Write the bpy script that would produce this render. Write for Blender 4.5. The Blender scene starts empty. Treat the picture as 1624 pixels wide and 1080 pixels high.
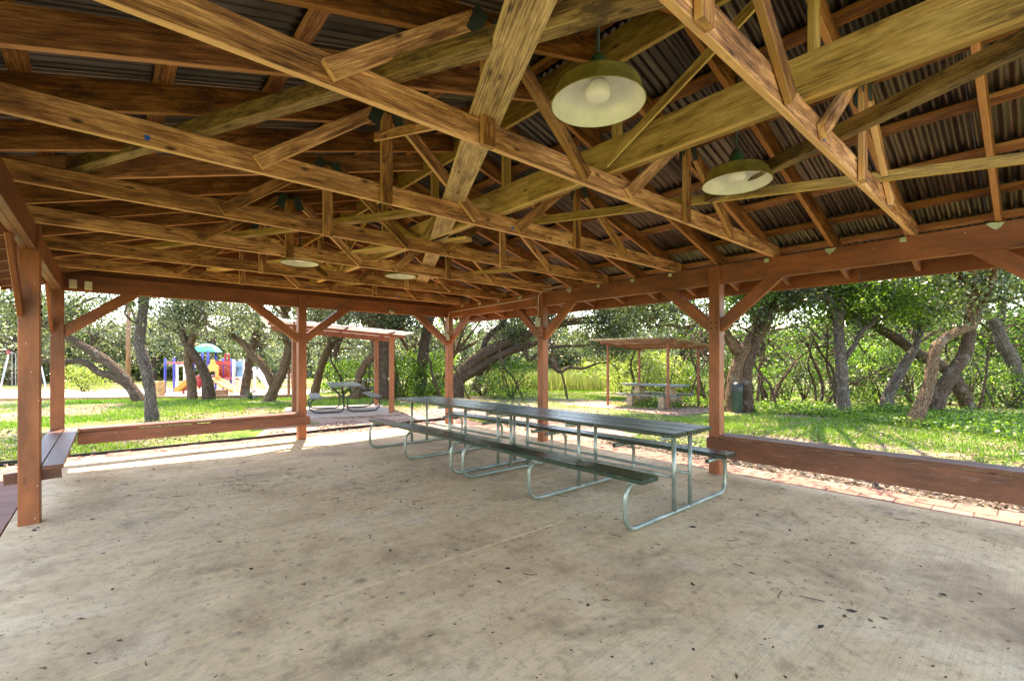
import bpy, math, random
import numpy as np
from mathutils import Vector, Matrix
R = math.radians
random.seed(7); rng = np.random.default_rng(7)
scene = bpy.context.scene
col = scene.collection

# ------------------------------------------------------------------ camera, sky, sun, exposure
EYE = 1.45; FPX = 736.0; HOR = 571.5; YAW = 41.1
cam_d = bpy.data.cameras.new('camera'); cam = bpy.data.objects.new('camera', cam_d); col.objects.link(cam)
cam.location = (0, 0, EYE); cam.rotation_euler = (R(90), 0, R(-YAW))
cam_d.sensor_width = 36; cam_d.lens = FPX / 1624 * 36; cam_d.shift_y = (HOR - 540) / 1624
cam_d.clip_start = 0.02; cam_d.clip_end = 2000
scene.camera = cam
SUN_AZ = R(21.0)      # from +Y towards +X
SUN_EL = R(64)
world = bpy.data.worlds.new('World'); scene.world = world; world.use_nodes = True
wn = world.node_tree
sky = wn.nodes.new('ShaderNodeTexSky'); sky.sky_type = 'NISHITA'; sky.sun_disc = False
sky.sun_elevation = SUN_EL; sky.sun_rotation = SUN_AZ
sky.air_density = 1.0; sky.dust_density = .5; sky.ozone_density = 1.0
bg = wn.nodes['Background']; bg.inputs['Strength'].default_value = 0.15
wn.links.new(sky.outputs[0], bg.inputs['Color'])
sun_d = bpy.data.lights.new('sun', 'SUN'); sun = bpy.data.objects.new('sun', sun_d); col.objects.link(sun)
sun_d.energy = 2.7; sun_d.angle = R(0.6); sun_d.color = (1.0, 0.94, 0.84)
sd = Vector((math.sin(SUN_AZ) * math.cos(SUN_EL), math.cos(SUN_AZ) * math.cos(SUN_EL), math.sin(SUN_EL)))
sun.rotation_euler = sd.to_track_quat('Z', 'Y').to_euler()
sun.location = sd * 60
vs = scene.view_settings
vs.view_transform = 'Standard'; vs.look = 'None'; vs.exposure = 3.12; vs.gamma = 1.0
vs.use_white_balance = True; vs.white_balance_temperature = 7900; vs.white_balance_tint = 17   # camera set for open shade
scene.cycles.max_bounces = 8; scene.cycles.diffuse_bounces = 5; scene.cycles.transmission_bounces = 5
scene.cycles.transparent_max_bounces = 8

# ------------------------------------------------------------------ places
FW = Vector((math.sin(R(YAW)), math.cos(R(YAW)), 0)); RT = Vector((math.cos(R(YAW)), -math.sin(R(YAW)), 0))
def at(u, v, d):
    return FW * d + RT * ((u - 812) / FPX * d) + Vector((0, 0, EYE - (v - HOR) / FPX * d))
def gz(x, y):
    d = math.hypot(x, y)
    return -0.06 - 0.011 * max(0.0, d - 13)
def gnd(u, v):
    d = 12.0
    for _ in range(60):
        p = at(u, v, d); z = gz(p.x, p.y)
        d = 0.5 * d + 0.5 * (EYE - z) * FPX / max(v - HOR, 1.0)
    p = at(u, v, d)
    return d, p

# ------------------------------------------------------------------ materials
class NT:
    def __init__(s, name):
        s.m = bpy.data.materials.new(name); s.m.use_nodes = True
        s.t = s.m.node_tree; s.b = s.t.nodes['Principled BSDF']; s.out = s.t.nodes['Material Output']
    def n(s, typ, **kw):
        nd = s.t.nodes.new(typ)
        for k, v in kw.items():
            if k.startswith('i_'):
                nd.inputs[k[2:].replace('_', ' ')].default_value = v
            else: setattr(nd, k, v)
        return nd
    def l(s, a, b): s.t.links.new(a, b)
    def attr(s, name): return s.n('ShaderNodeAttribute', attribute_name=name)
    def obj(s): return s.n('ShaderNodeTexCoord').outputs['Object']
    def geo(s): return s.n('ShaderNodeNewGeometry').outputs['Position']
    def mp(s, src, sc):
        m = s.n('ShaderNodeMapping'); m.inputs['Scale'].default_value = sc; s.l(src, m.inputs['Vector']); return m.outputs[0]
    def noise(s, src, scale, detail=4, rough=.55, dist=0.0):
        x = s.n('ShaderNodeTexNoise'); x.inputs['Scale'].default_value = scale; x.inputs['Detail'].default_value = detail
        x.inputs['Roughness'].default_value = rough; x.inputs['Distortion'].default_value = dist
        s.l(src, x.inputs['Vector']); return x.outputs['Fac']
    def vor(s, src, scale, feature='F1'):
        x = s.n('ShaderNodeTexVoronoi'); x.feature = feature; x.inputs['Scale'].default_value = scale; s.l(src, x.inputs['Vector'])
        return x
    def ramp(s, fac, stops):
        r = s.n('ShaderNodeValToRGB'); e = r.color_ramp.elements
        while len(e) > 1: e.remove(e[-1])
        for i, (p, c) in enumerate(stops):
            q = e[0] if i == 0 else e.new(p)
            q.position = p; q.color = (c[0], c[1], c[2], 1) if not isinstance(c, (int, float)) else (c, c, c, 1)
        s.l(fac, r.inputs[0]); return r.outputs[0]
    def mix(s, fac, a, b, mode='MIX'):
        x = s.n('ShaderNodeMix', data_type='RGBA', blend_type=mode)
        for i, v in ((0, fac), (6, a), (7, b)):
            if hasattr(v, 'is_output'): s.l(v, x.inputs[i])
            else: x.inputs[i].default_value = v if i == 0 else (v[0], v[1], v[2], 1)
        return x.outputs[2]
    def math(s, op, a, b=0.5):
        x = s.n('ShaderNodeMath', operation=op)
        for i, v in ((0, a), (1, b)):
            if hasattr(v, 'is_output'): s.l(v, x.inputs[i])
            else: x.inputs[i].default_value = v
        return x.outputs[0]
    def bump(s, h, strength=.3, dist=.01):
        b = s.n('ShaderNodeBump'); b.inputs['Strength'].default_value = strength; b.inputs['Distance'].default_value = dist
        s.l(h, b.inputs['Height']); s.l(b.outputs[0], s.b.inputs['Normal'])
    def setc(s, c, rough=.6, metal=0.0, spec=.4):
        if hasattr(c, 'is_output'): s.l(c, s.b.inputs['Base Color'])
        else: s.b.inputs['Base Color'].default_value = (c[0], c[1], c[2], 1)
        if hasattr(rough, 'is_output'): s.l(rough, s.b.inputs['Roughness'])
        else: s.b.inputs['Roughness'].default_value = rough
        s.b.inputs['Metallic'].default_value = metal
        s.b.inputs['Specular IOR Level'].default_value = spec
        return s.m

def wood(name, dark, mid, light, knots=.8, stain=.5, stain_col=(.05, .03, .015)):
    k = NT(name); g = k.attr('gc').outputs['Vector']; br = k.attr('br').outputs['Fac']
    # growth rings: a distorted band pattern stretched along the board
    wv = k.n('ShaderNodeTexWave', wave_type='BANDS', bands_direction='Y'); wv.inputs['Scale'].default_value = 8.0
    wv.inputs['Distortion'].default_value = 9.0; wv.inputs['Detail'].default_value = 3.0; wv.inputs['Detail Scale'].default_value = .9
    k.l(k.mp(g, (.22, 2.2, 2.2)), wv.inputs['Vector'])
    fine = k.noise(k.mp(g, (6.0, 110, 110)), 1.0, 6, .75)
    blot = k.noise(k.mp(g, (1.6, 7, 7)), 1.2, 7, .72, .6)
    mixv = k.math('ADD', k.math('ADD', k.math('MULTIPLY', wv.outputs['Fac'], .07), k.math('MULTIPLY', fine, .50)), k.math('MULTIPLY', blot, .40))
    c = k.ramp(mixv, [(.38, [x * .7 for x in dark]), (.48, mid), (.59, light)])
    sx = k.n('ShaderNodeSeparateXYZ'); k.l(g, sx.inputs[0]); cx = k.n('ShaderNodeCombineXYZ')
    k.l(k.math('MULTIPLY', sx.outputs[0], 2.6), cx.inputs[0]); k.l(k.math('MULTIPLY', k.math('ADD', sx.outputs[1], sx.outputs[2]), 7.0), cx.inputs[1])
    v = k.n('ShaderNodeTexVoronoi', voronoi_dimensions='2D'); v.inputs['Scale'].default_value = 1.0; k.l(cx.outputs[0], v.inputs['Vector'])
    sc_ = k.n('ShaderNodeSeparateColor'); k.l(v.outputs['Color'], sc_.inputs[0])
    kn = k.ramp(k.math('ADD', v.outputs['Distance'], k.math('MULTIPLY', fine, .06)), [(.06, 1), (.10, .6), (.13, .0)])
    kn = k.math('MULTIPLY', kn, k.math('GREATER_THAN', sc_.outputs[0], .62))
    c = k.mix(k.math('MULTIPLY', kn, knots), c, (dark[0] * .22, dark[1] * .2, dark[2] * .2))
    ck = k.ramp(k.noise(k.mp(g, (1.2, 190, 190)), 1.0, 3, .6), [(.60, 0), (.66, 1)])
    ck = k.math('MULTIPLY', ck, k.ramp(k.noise(k.mp(g, (1.5, 9, 9)), 1.0, 3), [(.45, .1), (.6, .85)]))
    c = k.mix(ck, c, (dark[0] * .3, dark[1] * .28, dark[2] * .28))
    st = k.ramp(k.noise(k.mp(g, (1.7, 5.0, 5.0)), 1.9, 9, .8), [(.50, 0), (.58, 1)])
    st = k.math('MULTIPLY', st, k.ramp(br, [(.25, .15), (.8, 1)]))
    c = k.mix(k.math('MULTIPLY', st, stain), c, stain_col)
    fl = k.vor(k.mp(g, (22, 34, 34)), 1.0); c = k.mix(k.ramp(fl.outputs['Distance'], [(.05, .5), (.08, 0)]), c, (.55, .42, .25))
    ed = k.attr('ed').outputs['Fac']   # narrow edges painted paler: fresh sawn wood, plus floor-lit highlights put into the colour
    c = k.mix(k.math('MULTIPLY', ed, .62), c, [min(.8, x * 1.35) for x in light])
    hv = k.n('ShaderNodeHueSaturation'); k.l(c, hv.inputs['Color'])
    k.l(k.math('ADD', k.math('MULTIPLY', br, -.75), 1.35), hv.inputs['Value'])
    k.l(k.math('ADD', k.math('MULTIPLY', br, .15), .95), hv.inputs['Saturation'])
    k.bump(k.math('ADD', k.math('MULTIPLY', fine, .6), k.math('MULTIPLY', blot, .4)), .6, .005)
    return k.setc(hv.outputs[0], .6, 0, .3)

def paint(name, c, worn=(.2, .14, .09), wear=.25, rough=.5, grain=.25):
    k = NT(name); g = k.attr('gc').outputs['Vector']; br = k.attr('br').outputs['Fac']
    fine = k.noise(k.mp(g, (3.5, 90, 90)), 1.0, 4, .65)
    big = k.noise(k.mp(g, (1.2, 4, 4)), 1.4, 5, .65)
    cc = k.mix(k.ramp(big, [(.35, 0), (.7, 1)]), [x * .55 for x in c], [min(1, x * 1.25) for x in c])
    w = k.ramp(k.math('ADD', k.math('MULTIPLY', fine, .5), k.math('MULTIPLY', k.noise(k.mp(g, (5, 14, 14)), 2, 6, .75), .5)), [(.56, 0), (.64, 1)])
    cc = k.mix(k.math('MULTIPLY', w, wear), cc, worn)
    v = k.vor(k.mp(g, (2.0, 9, 9)), 1.0)
    cc = k.mix(k.ramp(v.outputs['Distance'], [(.05, .55), (.1, 0)]), cc, [x * .25 for x in c])
    fl = k.vor(k.mp(g, (9, 13, 13)), 1.0); cc = k.mix(k.ramp(fl.outputs['Distance'], [(.035, .8), (.055, 0)]), cc, (.62, .52, .42))
    hv = k.n('ShaderNodeHueSaturation'); k.l(cc, hv.inputs['Color']); k.l(k.math('ADD', k.math('MULTIPLY', br, .35), .82), hv.inputs['Value'])
    k.bump(fine, grain, .003)
    return k.setc(hv.outputs[0], rough, 0, .4)

def plain(name, c, rough=.5, metal=0., spec=.4, var=.15, scale=6., bump=0.):
    k = NT(name); o = k.obj()
    n = k.noise(o, scale, 5, .6)
    cc = k.mix(k.ramp(n, [(.35, 0), (.65, 1)]), [x * (1 - var) for x in c], [min(1, x * (1 + var)) for x in c])
    if bump: k.bump(k.noise(o, scale * 6, 4), bump, .01)
    return k.setc(cc, rough, metal, spec)

M = {}
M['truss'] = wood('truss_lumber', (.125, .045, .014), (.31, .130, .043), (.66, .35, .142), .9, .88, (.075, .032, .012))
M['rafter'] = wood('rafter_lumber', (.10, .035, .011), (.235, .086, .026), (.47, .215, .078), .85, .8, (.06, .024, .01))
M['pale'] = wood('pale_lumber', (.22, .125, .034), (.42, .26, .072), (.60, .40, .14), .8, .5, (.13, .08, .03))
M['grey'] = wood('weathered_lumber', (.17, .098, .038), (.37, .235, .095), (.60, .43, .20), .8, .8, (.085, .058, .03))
M['red'] = paint('rust_paint', (.25, .075, .023), (.13, .055, .028), .5, .48, .5)
M['redold'] = paint('worn_rust_paint', (.15, .05, .023), (.30, .24, .2), .4, .42)
M['green'] = paint('green_table_paint', (.012, .029, .016), (.15, .145, .12), .75, .27, .6)
M['tape'] = plain('green_tape', (.40, .46, .26), .7, 0, .3, .3, 20)
M['bluetape'] = plain('blue_tape', (.02, .12, .5), .6)
M['strap'] = plain('dark_green_plate', (.03, .045, .035), .55)
def mk_galv():
    k = NT('galvanised_steel'); o = k.attr('gc').outputs['Vector']
    c = k.ramp(k.noise(k.mp(o, (3, 12, 12)), 2, 5, .6), [(.3, (.12, .145, .115)), (.55, (.26, .30, .25)), (.75, (.40, .43, .37))])
    c = k.mix(k.ramp(k.noise(k.mp(o, (4, 6, 6)), 1.3, 4), [(.56, 0), (.7, .7)]), c, (.09, .16, .10))
    return k.setc(c, .38, .55, .5)
M['galv'] = mk_galv()
M['black'] = plain('black_steel', (.02, .02, .02), .4)
def mk_roof():
    k = NT('roof_metal'); o = k.obj()
    c = k.ramp(k.noise(k.mp(o, (.6, 6, 3)), 1.2, 6, .65), [(.3, (.05, .039, .031)), (.55, (.14, .11, .086)), (.75, (.27, .20, .15))])
    return k.setc(c, .36, .85, .5)
M['roof'] = mk_roof()
def mk_conc(name, a, b, c3, streak=True):
    k = NT(name); o = k.geo()
    big = k.noise(o, .55, 7, .65, .4); mid = k.noise(o, 2.6, 7, .7)
    base = k.ramp(k.math('ADD', k.math('MULTIPLY', big, .55), k.math('MULTIPLY', mid, .45)), [(.34, a), (.5, b), (.66, c3)])
    brm = k.noise(k.mp(o, (.8, 105, 1)), 1.0, 1, .5)
    if streak:
        smear = k.noise(k.mp(o, (.5, 4.5, 1)), 1.0, 6, .68)
        base = k.mix(k.ramp(smear, [(.46, .0), (.76, .34)]), base, (.30, .20, .11))
        base = k.mix(k.ramp(brm, [(.46, 0), (.70, .2)]), base, (.26, .18, .11))
        sp = k.vor(o, 2.1); w = k.noise(o, 9, 3)
        spot = k.ramp(k.math('ADD', sp.outputs['Distance'], k.math('MULTIPLY', w, .14)), [(.10, .7), (.19, 0)])
        base = k.mix(k.math('MULTIPLY', spot, k.ramp(k.noise(o, .9, 2), [(.45, 0), (.6, 1)])), base, (.07, .055, .045))
        sp2 = k.vor(o, 6.5); base = k.mix(k.ramp(k.math('ADD', sp2.outputs['Distance'], k.math('MULTIPLY', w, .1)), [(.10, .6), (.20, 0)]), base, (.15, .10, .065))
        sp3 = k.vor(o, 17); base = k.mix(k.math('MULTIPLY', k.ramp(sp3.outputs['Distance'], [(.05, .7), (.10, 0)]), k.ramp(k.noise(o, 1.3, 3), [(.5, 0), (.62, 1)])), base, (.07, .05, .035))
        dk = k.ramp(k.noise(o, .42, 8, .7, .6), [(.49, 0), (.66, .62)]); base = k.mix(dk, base, (.27, .165, .085))
        dk2 = k.ramp(k.noise(o, 1.5, 9, .78, .5), [(.52, 0), (.67, .6)]); base = k.mix(dk2, base, (.23, .145, .075))
        lt = k.ramp(k.noise(o, .8, 8, .75, .3), [(.56, 0), (.7, .5)]); base = k.mix(lt, base, (.72, .60, .46))
    rm0 = k.n('ShaderNodeMapping'); rm0.inputs['Rotation'].default_value = (.2, .4, .37); k.l(o, rm0.inputs['Vector'])
    mot = k.noise(rm0.outputs[0], 15, 8, .78); base = k.mix(k.ramp(mot, [(.36, .42), (.50, 0)]), base, (.21, .145, .09))
    rm = k.n('ShaderNodeMapping'); rm.inputs['Rotation'].default_value = (.5, .3, .63); k.l(o, rm.inputs['Vector'])
    grit = k.noise(rm.outputs[0], 130, 4, .8)
    base = k.mix(k.ramp(grit, [(.35, .22), (.6, 0)]), base, (.12, .09, .07))
    k.bump(k.math('ADD', k.math('MULTIPLY', brm, .6), k.math('MULTIPLY', grit, .5)), .35, .004)
    return k.setc(base, .78, 0, .25)
M['conc'] = mk_conc('slab_concrete', (.56, .365, .18), (.75, .525, .285), (.82, .63, .40))
M['pad'] = mk_conc('pad_concrete', (.34, .27, .22), (.44, .36, .30), (.52, .44, .37), False)
M['block'] = plain('concrete_block', (.33, .24, .15), .85, 0, .2, .2, 9, .4)
def mk_paver():
    k = NT('paver_clay'); o = k.geo(); oi = k.n('ShaderNodeObjectInfo').outputs['Random']
    c = k.ramp(oi, [(0, (.23, .105, .074)), (.5, (.265, .13, .095)), (1, (.29, .155, .118))])
    n = k.noise(o, 14, 6, .7)
    c = k.mix(k.ramp(n, [(.4, .0), (.7, .6)]), c, (.22, .14, .10))
    k.bump(n, .4, .006)
    return k.setc(c, .85, 0, .2)
M['paver'] = mk_paver()
def mk_ground():
    k = NT('lawn_soil'); o = k.geo()
    n1 = k.noise(o, .35, 6, .65); n2 = k.noise(o, 3.5, 6, .7); n3 = k.noise(o, 40, 4, .7)
    grass = k.ramp(n2, [(.3, (.07, .12, .02)), (.6, (.13, .21, .035)), (.8, (.22, .28, .07))])
    dirt = k.ramp(k.math('ADD', k.math('MULTIPLY', n3, .6), k.math('MULTIPLY', n2, .4)), [(.35, (.12, .075, .05)), (.55, (.26, .18, .125)), (.7, (.42, .33, .26))])
    c = k.mix(k.ramp(k.math('ADD', k.math('MULTIPLY', n1, .6), k.math('MULTIPLY', n2, .4)), [(.46, 0), (.56, 1)]), grass, dirt)
    k.bump(n3, .5, .03)
    return k.setc(c, .95, 0, .1)
M['ground'] = mk_ground()
def mk_soil(name, a, b, c):
    k = NT(name); o = k.geo()
    n = k.noise(o, 2.2, 6, .7); n3 = k.noise(o, 55, 5, .75)
    cc = k.ramp(k.math('ADD', k.math('MULTIPLY', n3, .55), k.math('MULTIPLY', n, .45)), [(.36, a), (.52, b), (.66, c)])
    k.bump(n3, .7, .03); return k.setc(cc, .95, 0, .1)
M['dirt'] = mk_soil('path_dirt', (.20, .12, .085), (.38, .25, .19), (.50, .37, .30))
M['mulch'] = mk_soil('mulch', (.035, .024, .018), (.12, .09, .07), (.30, .25, .21))
M['sand'] = mk_soil('sand', (.31, .24, .20), (.43, .35, .295), (.53, .45, .39))
def mk_bark(name, a, b, c):
    k = NT(name); g = k.attr('gc').outputs['Vector']
    v = k.vor(k.mp(g, (9, 30, 30)), 1.0, 'DISTANCE_TO_EDGE')
    n = k.noise(k.mp(g, (4, 16, 16)), 1.5, 6, .7); n2 = k.noise(g, 3.0, 4, .6)
    cc = k.ramp(n, [(.3, a), (.52, b), (.72, c)])
    cc = k.mix(k.ramp(v.outputs['Distance'], [(.0, .75), (.14, 0)]), cc, (a[0] * .35, a[1] * .35, a[2] * .35))
    cc = k.mix(k.ramp(n2, [(.58, 0), (.70, .3)]), cc, (.32, .31, .26))
    k.bump(k.math('ADD', k.ramp(v.outputs['Distance'], [(0, 0), (.25, 1)]), n), .8, .02)
    return k.setc(cc, .9, 0, .15)
M['bark'] = mk_bark('oak_bark', (.05, .032, .022), (.11, .074, .05), (.21, .15, .105))
M['bark2'] = mk_bark('tan_bark', (.075, .047, .028), (.175, .112, .065), (.29, .20, .125))
M['bark3'] = mk_bark('grey_bark', (.06, .047, .038), (.14, .115, .095), (.27, .235, .20))
def mk_leaf(name, a, b, c, trans=.42, tcol=1.6, rough=.38, spec=.5, hue=(1.05, 1.15, .55)):
    k = NT(name); lv = k.attr('lv').outputs['Fac']
    cc = k.ramp(lv, [(0, a), (.55, b), (1, c)])
    k.setc(cc, rough, 0, spec)
    tr = k.n('ShaderNodeBsdfTranslucent')
    tc = k.mix(1.0, cc, [tcol * h for h in hue], 'MULTIPLY'); k.l(tc, tr.inputs['Color'])
    mx = k.n('ShaderNodeMixShader'); mx.inputs[0].default_value = trans
    k.l(k.b.outputs[0], mx.inputs[1]); k.l(tr.outputs[0], mx.inputs[2]); k.l(mx.outputs[0], k.out.inputs['Surface'])
    return k.m
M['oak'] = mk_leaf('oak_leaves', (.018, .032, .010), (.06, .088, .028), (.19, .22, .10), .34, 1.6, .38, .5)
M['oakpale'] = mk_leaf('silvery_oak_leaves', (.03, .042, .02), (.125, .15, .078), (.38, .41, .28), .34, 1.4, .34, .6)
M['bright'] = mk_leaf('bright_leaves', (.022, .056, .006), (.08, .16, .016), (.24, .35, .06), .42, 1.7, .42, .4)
M['yellow'] = mk_leaf('yellow_green_leaves', (.10, .14, .025), (.22, .28, .06), (.40, .43, .16), .45, 1.5)
M['straw'] = mk_leaf('meadow_grass', (.08, .105, .03), (.18, .20, .065), (.36, .36, .17), .4, 1.3, .5, .3)
M['grass'] = mk_leaf('grass_blades', (.04, .10, .008), (.12, .235, .02), (.30, .38, .09), .35, 1.4, .5, .3)
M['litter'] = mk_leaf('dry_leaves', (.06, .035, .02), (.20, .135, .085), (.42, .34, .26), .1, 1.0, .7, .2)
M['debris'] = mk_leaf('dark_debris', (.012, .009, .007), (.05, .035, .024), (.15, .09, .05), .05, 1.0, .8, .2)
M['yucca'] = mk_leaf('yucca_leaves', (.03, .05, .04), (.07, .10, .08), (.14, .18, .14), .2, 1.3)
M['lampgreen'] = plain('lamp_green_enamel', (.24, .19, .04), .42, 0, .5, .35, 14)
M['lampneck'] = plain('lamp_neck_green', (.03, .075, .025), .4)
M['white'] = plain('white_enamel', (.74, .72, .62), .22, 0, .6, .08, 9)
M['bulb'] = plain('frosted_bulb', (.85, .82, .74), .3, 0, .5, .02)
M['box'] = plain('grey_electrical_box', (.34, .33, .27), .5)
M['cream'] = plain('cream_outlet', (.62, .55, .40), .5)
M['conduit'] = plain('conduit', (.42, .33, .25), .4, .3)
def mk_glass():
    k = NT('ribbed_diffuser'); k.setc((.45, .60, .52), .25, 0, .5)
    k.b.inputs['Transmission Weight'].default_value = .6
    k.bump(k.noise(k.obj(), 60, 3), .3, .005); return k.m
M['glass'] = mk_glass()
for nm, c in (('blue', (.04, .05, .38)), ('redp', (.46, .05, .06)), ('yel', (.72, .40, .10)), ('grn', (.06, .36, .22)), ('whitep', (.62, .62, .60)), ('lblue', (.18, .38, .62)), ('maroon', (.28, .05, .04))):
    M[nm] = plain('play_' + nm, c, .35, 0, .5, .08)
M['fibre'] = mk_leaf('shelter_roof_sheet', (.46, .45, .42), (.46, .45, .42), (.46, .45, .42), .3, 1.0, .6, .3, (.8, .8, .8))
M['rustsheet'] = plain('rusty_roof_sheet', (.38, .34, .29), .7, .1, .3, .3, 2.5)
M['steelred'] = plain('shelter_red_steel', (.22, .07, .04), .55, 0, .4, .2)
M['bin'] = plain('green_bin', (.025, .045, .033), .6)
M['binlid'] = plain('bin_lid', (.015, .018, .016), .4)
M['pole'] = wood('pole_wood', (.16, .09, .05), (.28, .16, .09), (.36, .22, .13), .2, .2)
M['rock'] = plain('golden_stone', (.38, .27, .13), .9, 0, .2, .35, 5, .6)
M['stone'] = plain('brown_stone', (.20, .13, .08), .9, 0, .2, .3, 5, .6)
M['dark'] = plain('dark_rubber', (.012, .012, .011), .7)

# ------------------------------------------------------------------ mesh helpers
class MB:
    def __init__(s): s.v = []; s.f = []; s.g = []; s.b = []; s.e = []
    def _add(s, vs, fs, gs, br, ed=None):
        n = len(s.v); s.v += [tuple(x) for x in vs]; s.f += [tuple(i + n for i in q) for q in fs]
        s.g += [tuple(x) for x in gs]; s.b += [br] * len(vs); s.e += ed if ed else [0.0] * len(vs)
    def board(s, p0, p1, w, h, up=(0, 0, 1), ch=.004, cut=None):
        """w across, h along up; p0-p1 is the centre line"""
        p0 = Vector(p0); p1 = Vector(p1); X = (p1 - p0).normalized(); U = Vector(up)
        Y = U.cross(X)
        if Y.length < 1e-4: Y = Vector((0, 1, 0)).cross(X)
        Y.normalize(); Z = X.cross(Y).normalized()
        L = (p1 - p0).length; a = w / 2; b = h / 2; ch = min(ch, a * .4, b * .4)
        prof = [(-a + ch, -b), (a - ch, -b), (a, -b + ch), (a, b - ch), (a - ch, b), (-a + ch, b), (-a, b - ch), (-a, -b + ch)]
        off = Vector((random.uniform(0, 60), random.uniform(0, 60), random.uniform(0, 60)))
        vs, gs = [], []
        for k, base in ((0, p0), (1, p1)):
            for (y, z) in prof:
                vs.append(base + Y * y + Z * z); gs.append(off + Vector((k * L, y, z)))
        fs = [(i, (i + 1) % 8, 8 + (i + 1) % 8, 8 + i) for i in range(8)]
        fs += [tuple(range(7, -1, -1)), tuple(range(8, 16))]
        fs = [q[::-1] for q in fs] if False else fs
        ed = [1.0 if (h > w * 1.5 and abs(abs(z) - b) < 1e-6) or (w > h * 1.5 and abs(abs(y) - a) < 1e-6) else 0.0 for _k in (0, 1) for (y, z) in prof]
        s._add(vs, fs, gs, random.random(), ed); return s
    def box(s, c, sz, rz=0.0, ch=.004):
        c = Vector(c); d = Vector((math.cos(rz), math.sin(rz), 0)) * sz[0] / 2
        return s.board(c - d, c + d, sz[1], sz[2], (0, 0, 1), ch)
    def tube(s, pts, rad, seg=8, caps=True, jitter=0.0):
        pts = [Vector(p) for p in pts]; n = len(pts)
        rad = [rad] * n if isinstance(rad, (int, float)) else rad
        off = Vector((random.uniform(0, 60), random.uniform(0, 60), random.uniform(0, 60)))
        vs, gs, fs = [], [], []; L = 0; N = None
        for i, p in enumerate(pts):
            t = (pts[min(i + 1, n - 1)] - pts[max(i - 1, 0)]).normalized()
            if N is None:
                N = t.orthogonal().normalized()
            else:
                N = (N - t * N.dot(t)).normalized()
            B = t.cross(N)
            if i: L += (p - pts[i - 1]).length
            for k in range(seg):
                a = 2 * math.pi * k / seg; r = rad[i] * (1 + (random.uniform(-jitter, jitter) if jitter else 0))
                q = N * math.cos(a) + B * math.sin(a)
                vs.append(p + q * r); gs.append(off + Vector((L, math.cos(a) * rad[i], math.sin(a) * rad[i])))
        for i in range(n - 1):
            for k in range(seg):
                k2 = (k + 1) % seg
                fs.append((i * seg + k, i * seg + k2, (i + 1) * seg + k2, (i + 1) * seg + k))
        if caps: fs += [tuple(range(seg - 1, -1, -1)), tuple(range((n - 1) * seg, n * seg))]
        s._add(vs, fs, gs, random.random()); return s
    def lathe(s, prof, c, seg=32, close=False):
        c = Vector(c); vs, gs, fs = [], [], []
        for (r, z) in prof:
            for k in range(seg):
                a = 2 * math.pi * k / seg
                p = Vector((r * math.cos(a), r * math.sin(a), z)); vs.append(c + p); gs.append(p)
        for i in range(len(prof) - 1):
            for k in range(seg):
                k2 = (k + 1) % seg
                fs.append((i * seg + k, i * seg + k2, (i + 1) * seg + k2, (i + 1) * seg + k))
        if close: fs += [tuple(range(seg - 1, -1, -1)), tuple(range((len(prof) - 1) * seg, len(prof) * seg))]
        s._add(vs, fs, gs, random.random()); return s
    def prism(s, poly, p, ax, ay, az, t):
        """poly in (ax, ay), extruded t along az from p"""
        p = Vector(p); ax = Vector(ax); ay = Vector(ay); az = Vector(az); n = len(poly)
        off = Vector((random.uniform(0, 60),) * 3)
        vs = [p + ax * a + ay * b + az * (k * t) for k in (0, 1) for a, b in poly]
        gs = [off + Vector((a, b, k * t)) for k in (0, 1) for a, b in poly]
        fs = [(i, (i + 1) % n, n + (i + 1) % n, n + i) for i in range(n)] + [tuple(range(n - 1, -1, -1)), tuple(range(n, 2 * n))]
        s._add(vs, fs, gs, random.random()); return s
    def mesh(s, name, mat, org=(0, 0, 0), smooth=False):
        me = bpy.data.meshes.new(name); o = Vector(org)
        me.from_pydata([(x - o.x, y - o.y, z - o.z) for x, y, z in s.v], [], s.f)
        a = me.attributes.new('gc', 'FLOAT_VECTOR', 'POINT'); a.data.foreach_set('vector', np.array(s.g, dtype=np.float32).ravel())
        a = me.attributes.new('br', 'FLOAT', 'POINT'); a.data.foreach_set('value', np.array(s.b, dtype=np.float32))
        a = me.attributes.new('ed', 'FLOAT', 'POINT'); a.data.foreach_set('value', np.array(s.e, dtype=np.float32))
        me.materials.append(mat)
        import bmesh
        bm = bmesh.new(); bm.from_mesh(me); bmesh.ops.recalc_face_normals(bm, faces=bm.faces); bm.to_mesh(me); bm.free()
        if smooth: me.polygons.foreach_set('use_smooth', [len(p.vertices) == 4 for p in me.polygons])
        return me
    def build(s, name, mat, parent=None, org=None, smooth=False):
        mat = M[mat] if isinstance(mat, str) else mat
        if parent is not None:
            r = parent
            while r.parent: r = r.parent
            org = r.location.copy()
        me = s.mesh(name, mat, org if org is not None else (0, 0, 0), smooth)
        o = bpy.data.objects.new(name, me); col.objects.link(o)
        if parent is not None: o.parent = parent
        elif org is not None: o.location = org
        return o
def tag(o, label, cat, group=None, kind=None):
    if label: o['label'] = label
    if cat: o['category'] = cat
    if group: o['group'] = group
    if kind: o['kind'] = kind
    return o
def struct(o, label=None):
    o['kind'] = 'structure'
    if label: o['label'] = label
    return o
def empty(name, loc, label, cat, group=None):
    o = bpy.data.objects.new(name, None); col.objects.link(o); o.location = loc; o.empty_display_size = .2
    return tag(o, label, cat, group)
def dup(root, loc, label, rz=0.0):
    r = root.copy(); col.objects.link(r); r.location = loc; r.rotation_euler.z = rz; r['label'] = label
    for ch in root.children:
        c = ch.copy(); col.objects.link(c); c.parent = r
        for g in ch.children:
            d = g.copy(); col.objects.link(d); d.parent = c
    return r
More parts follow.
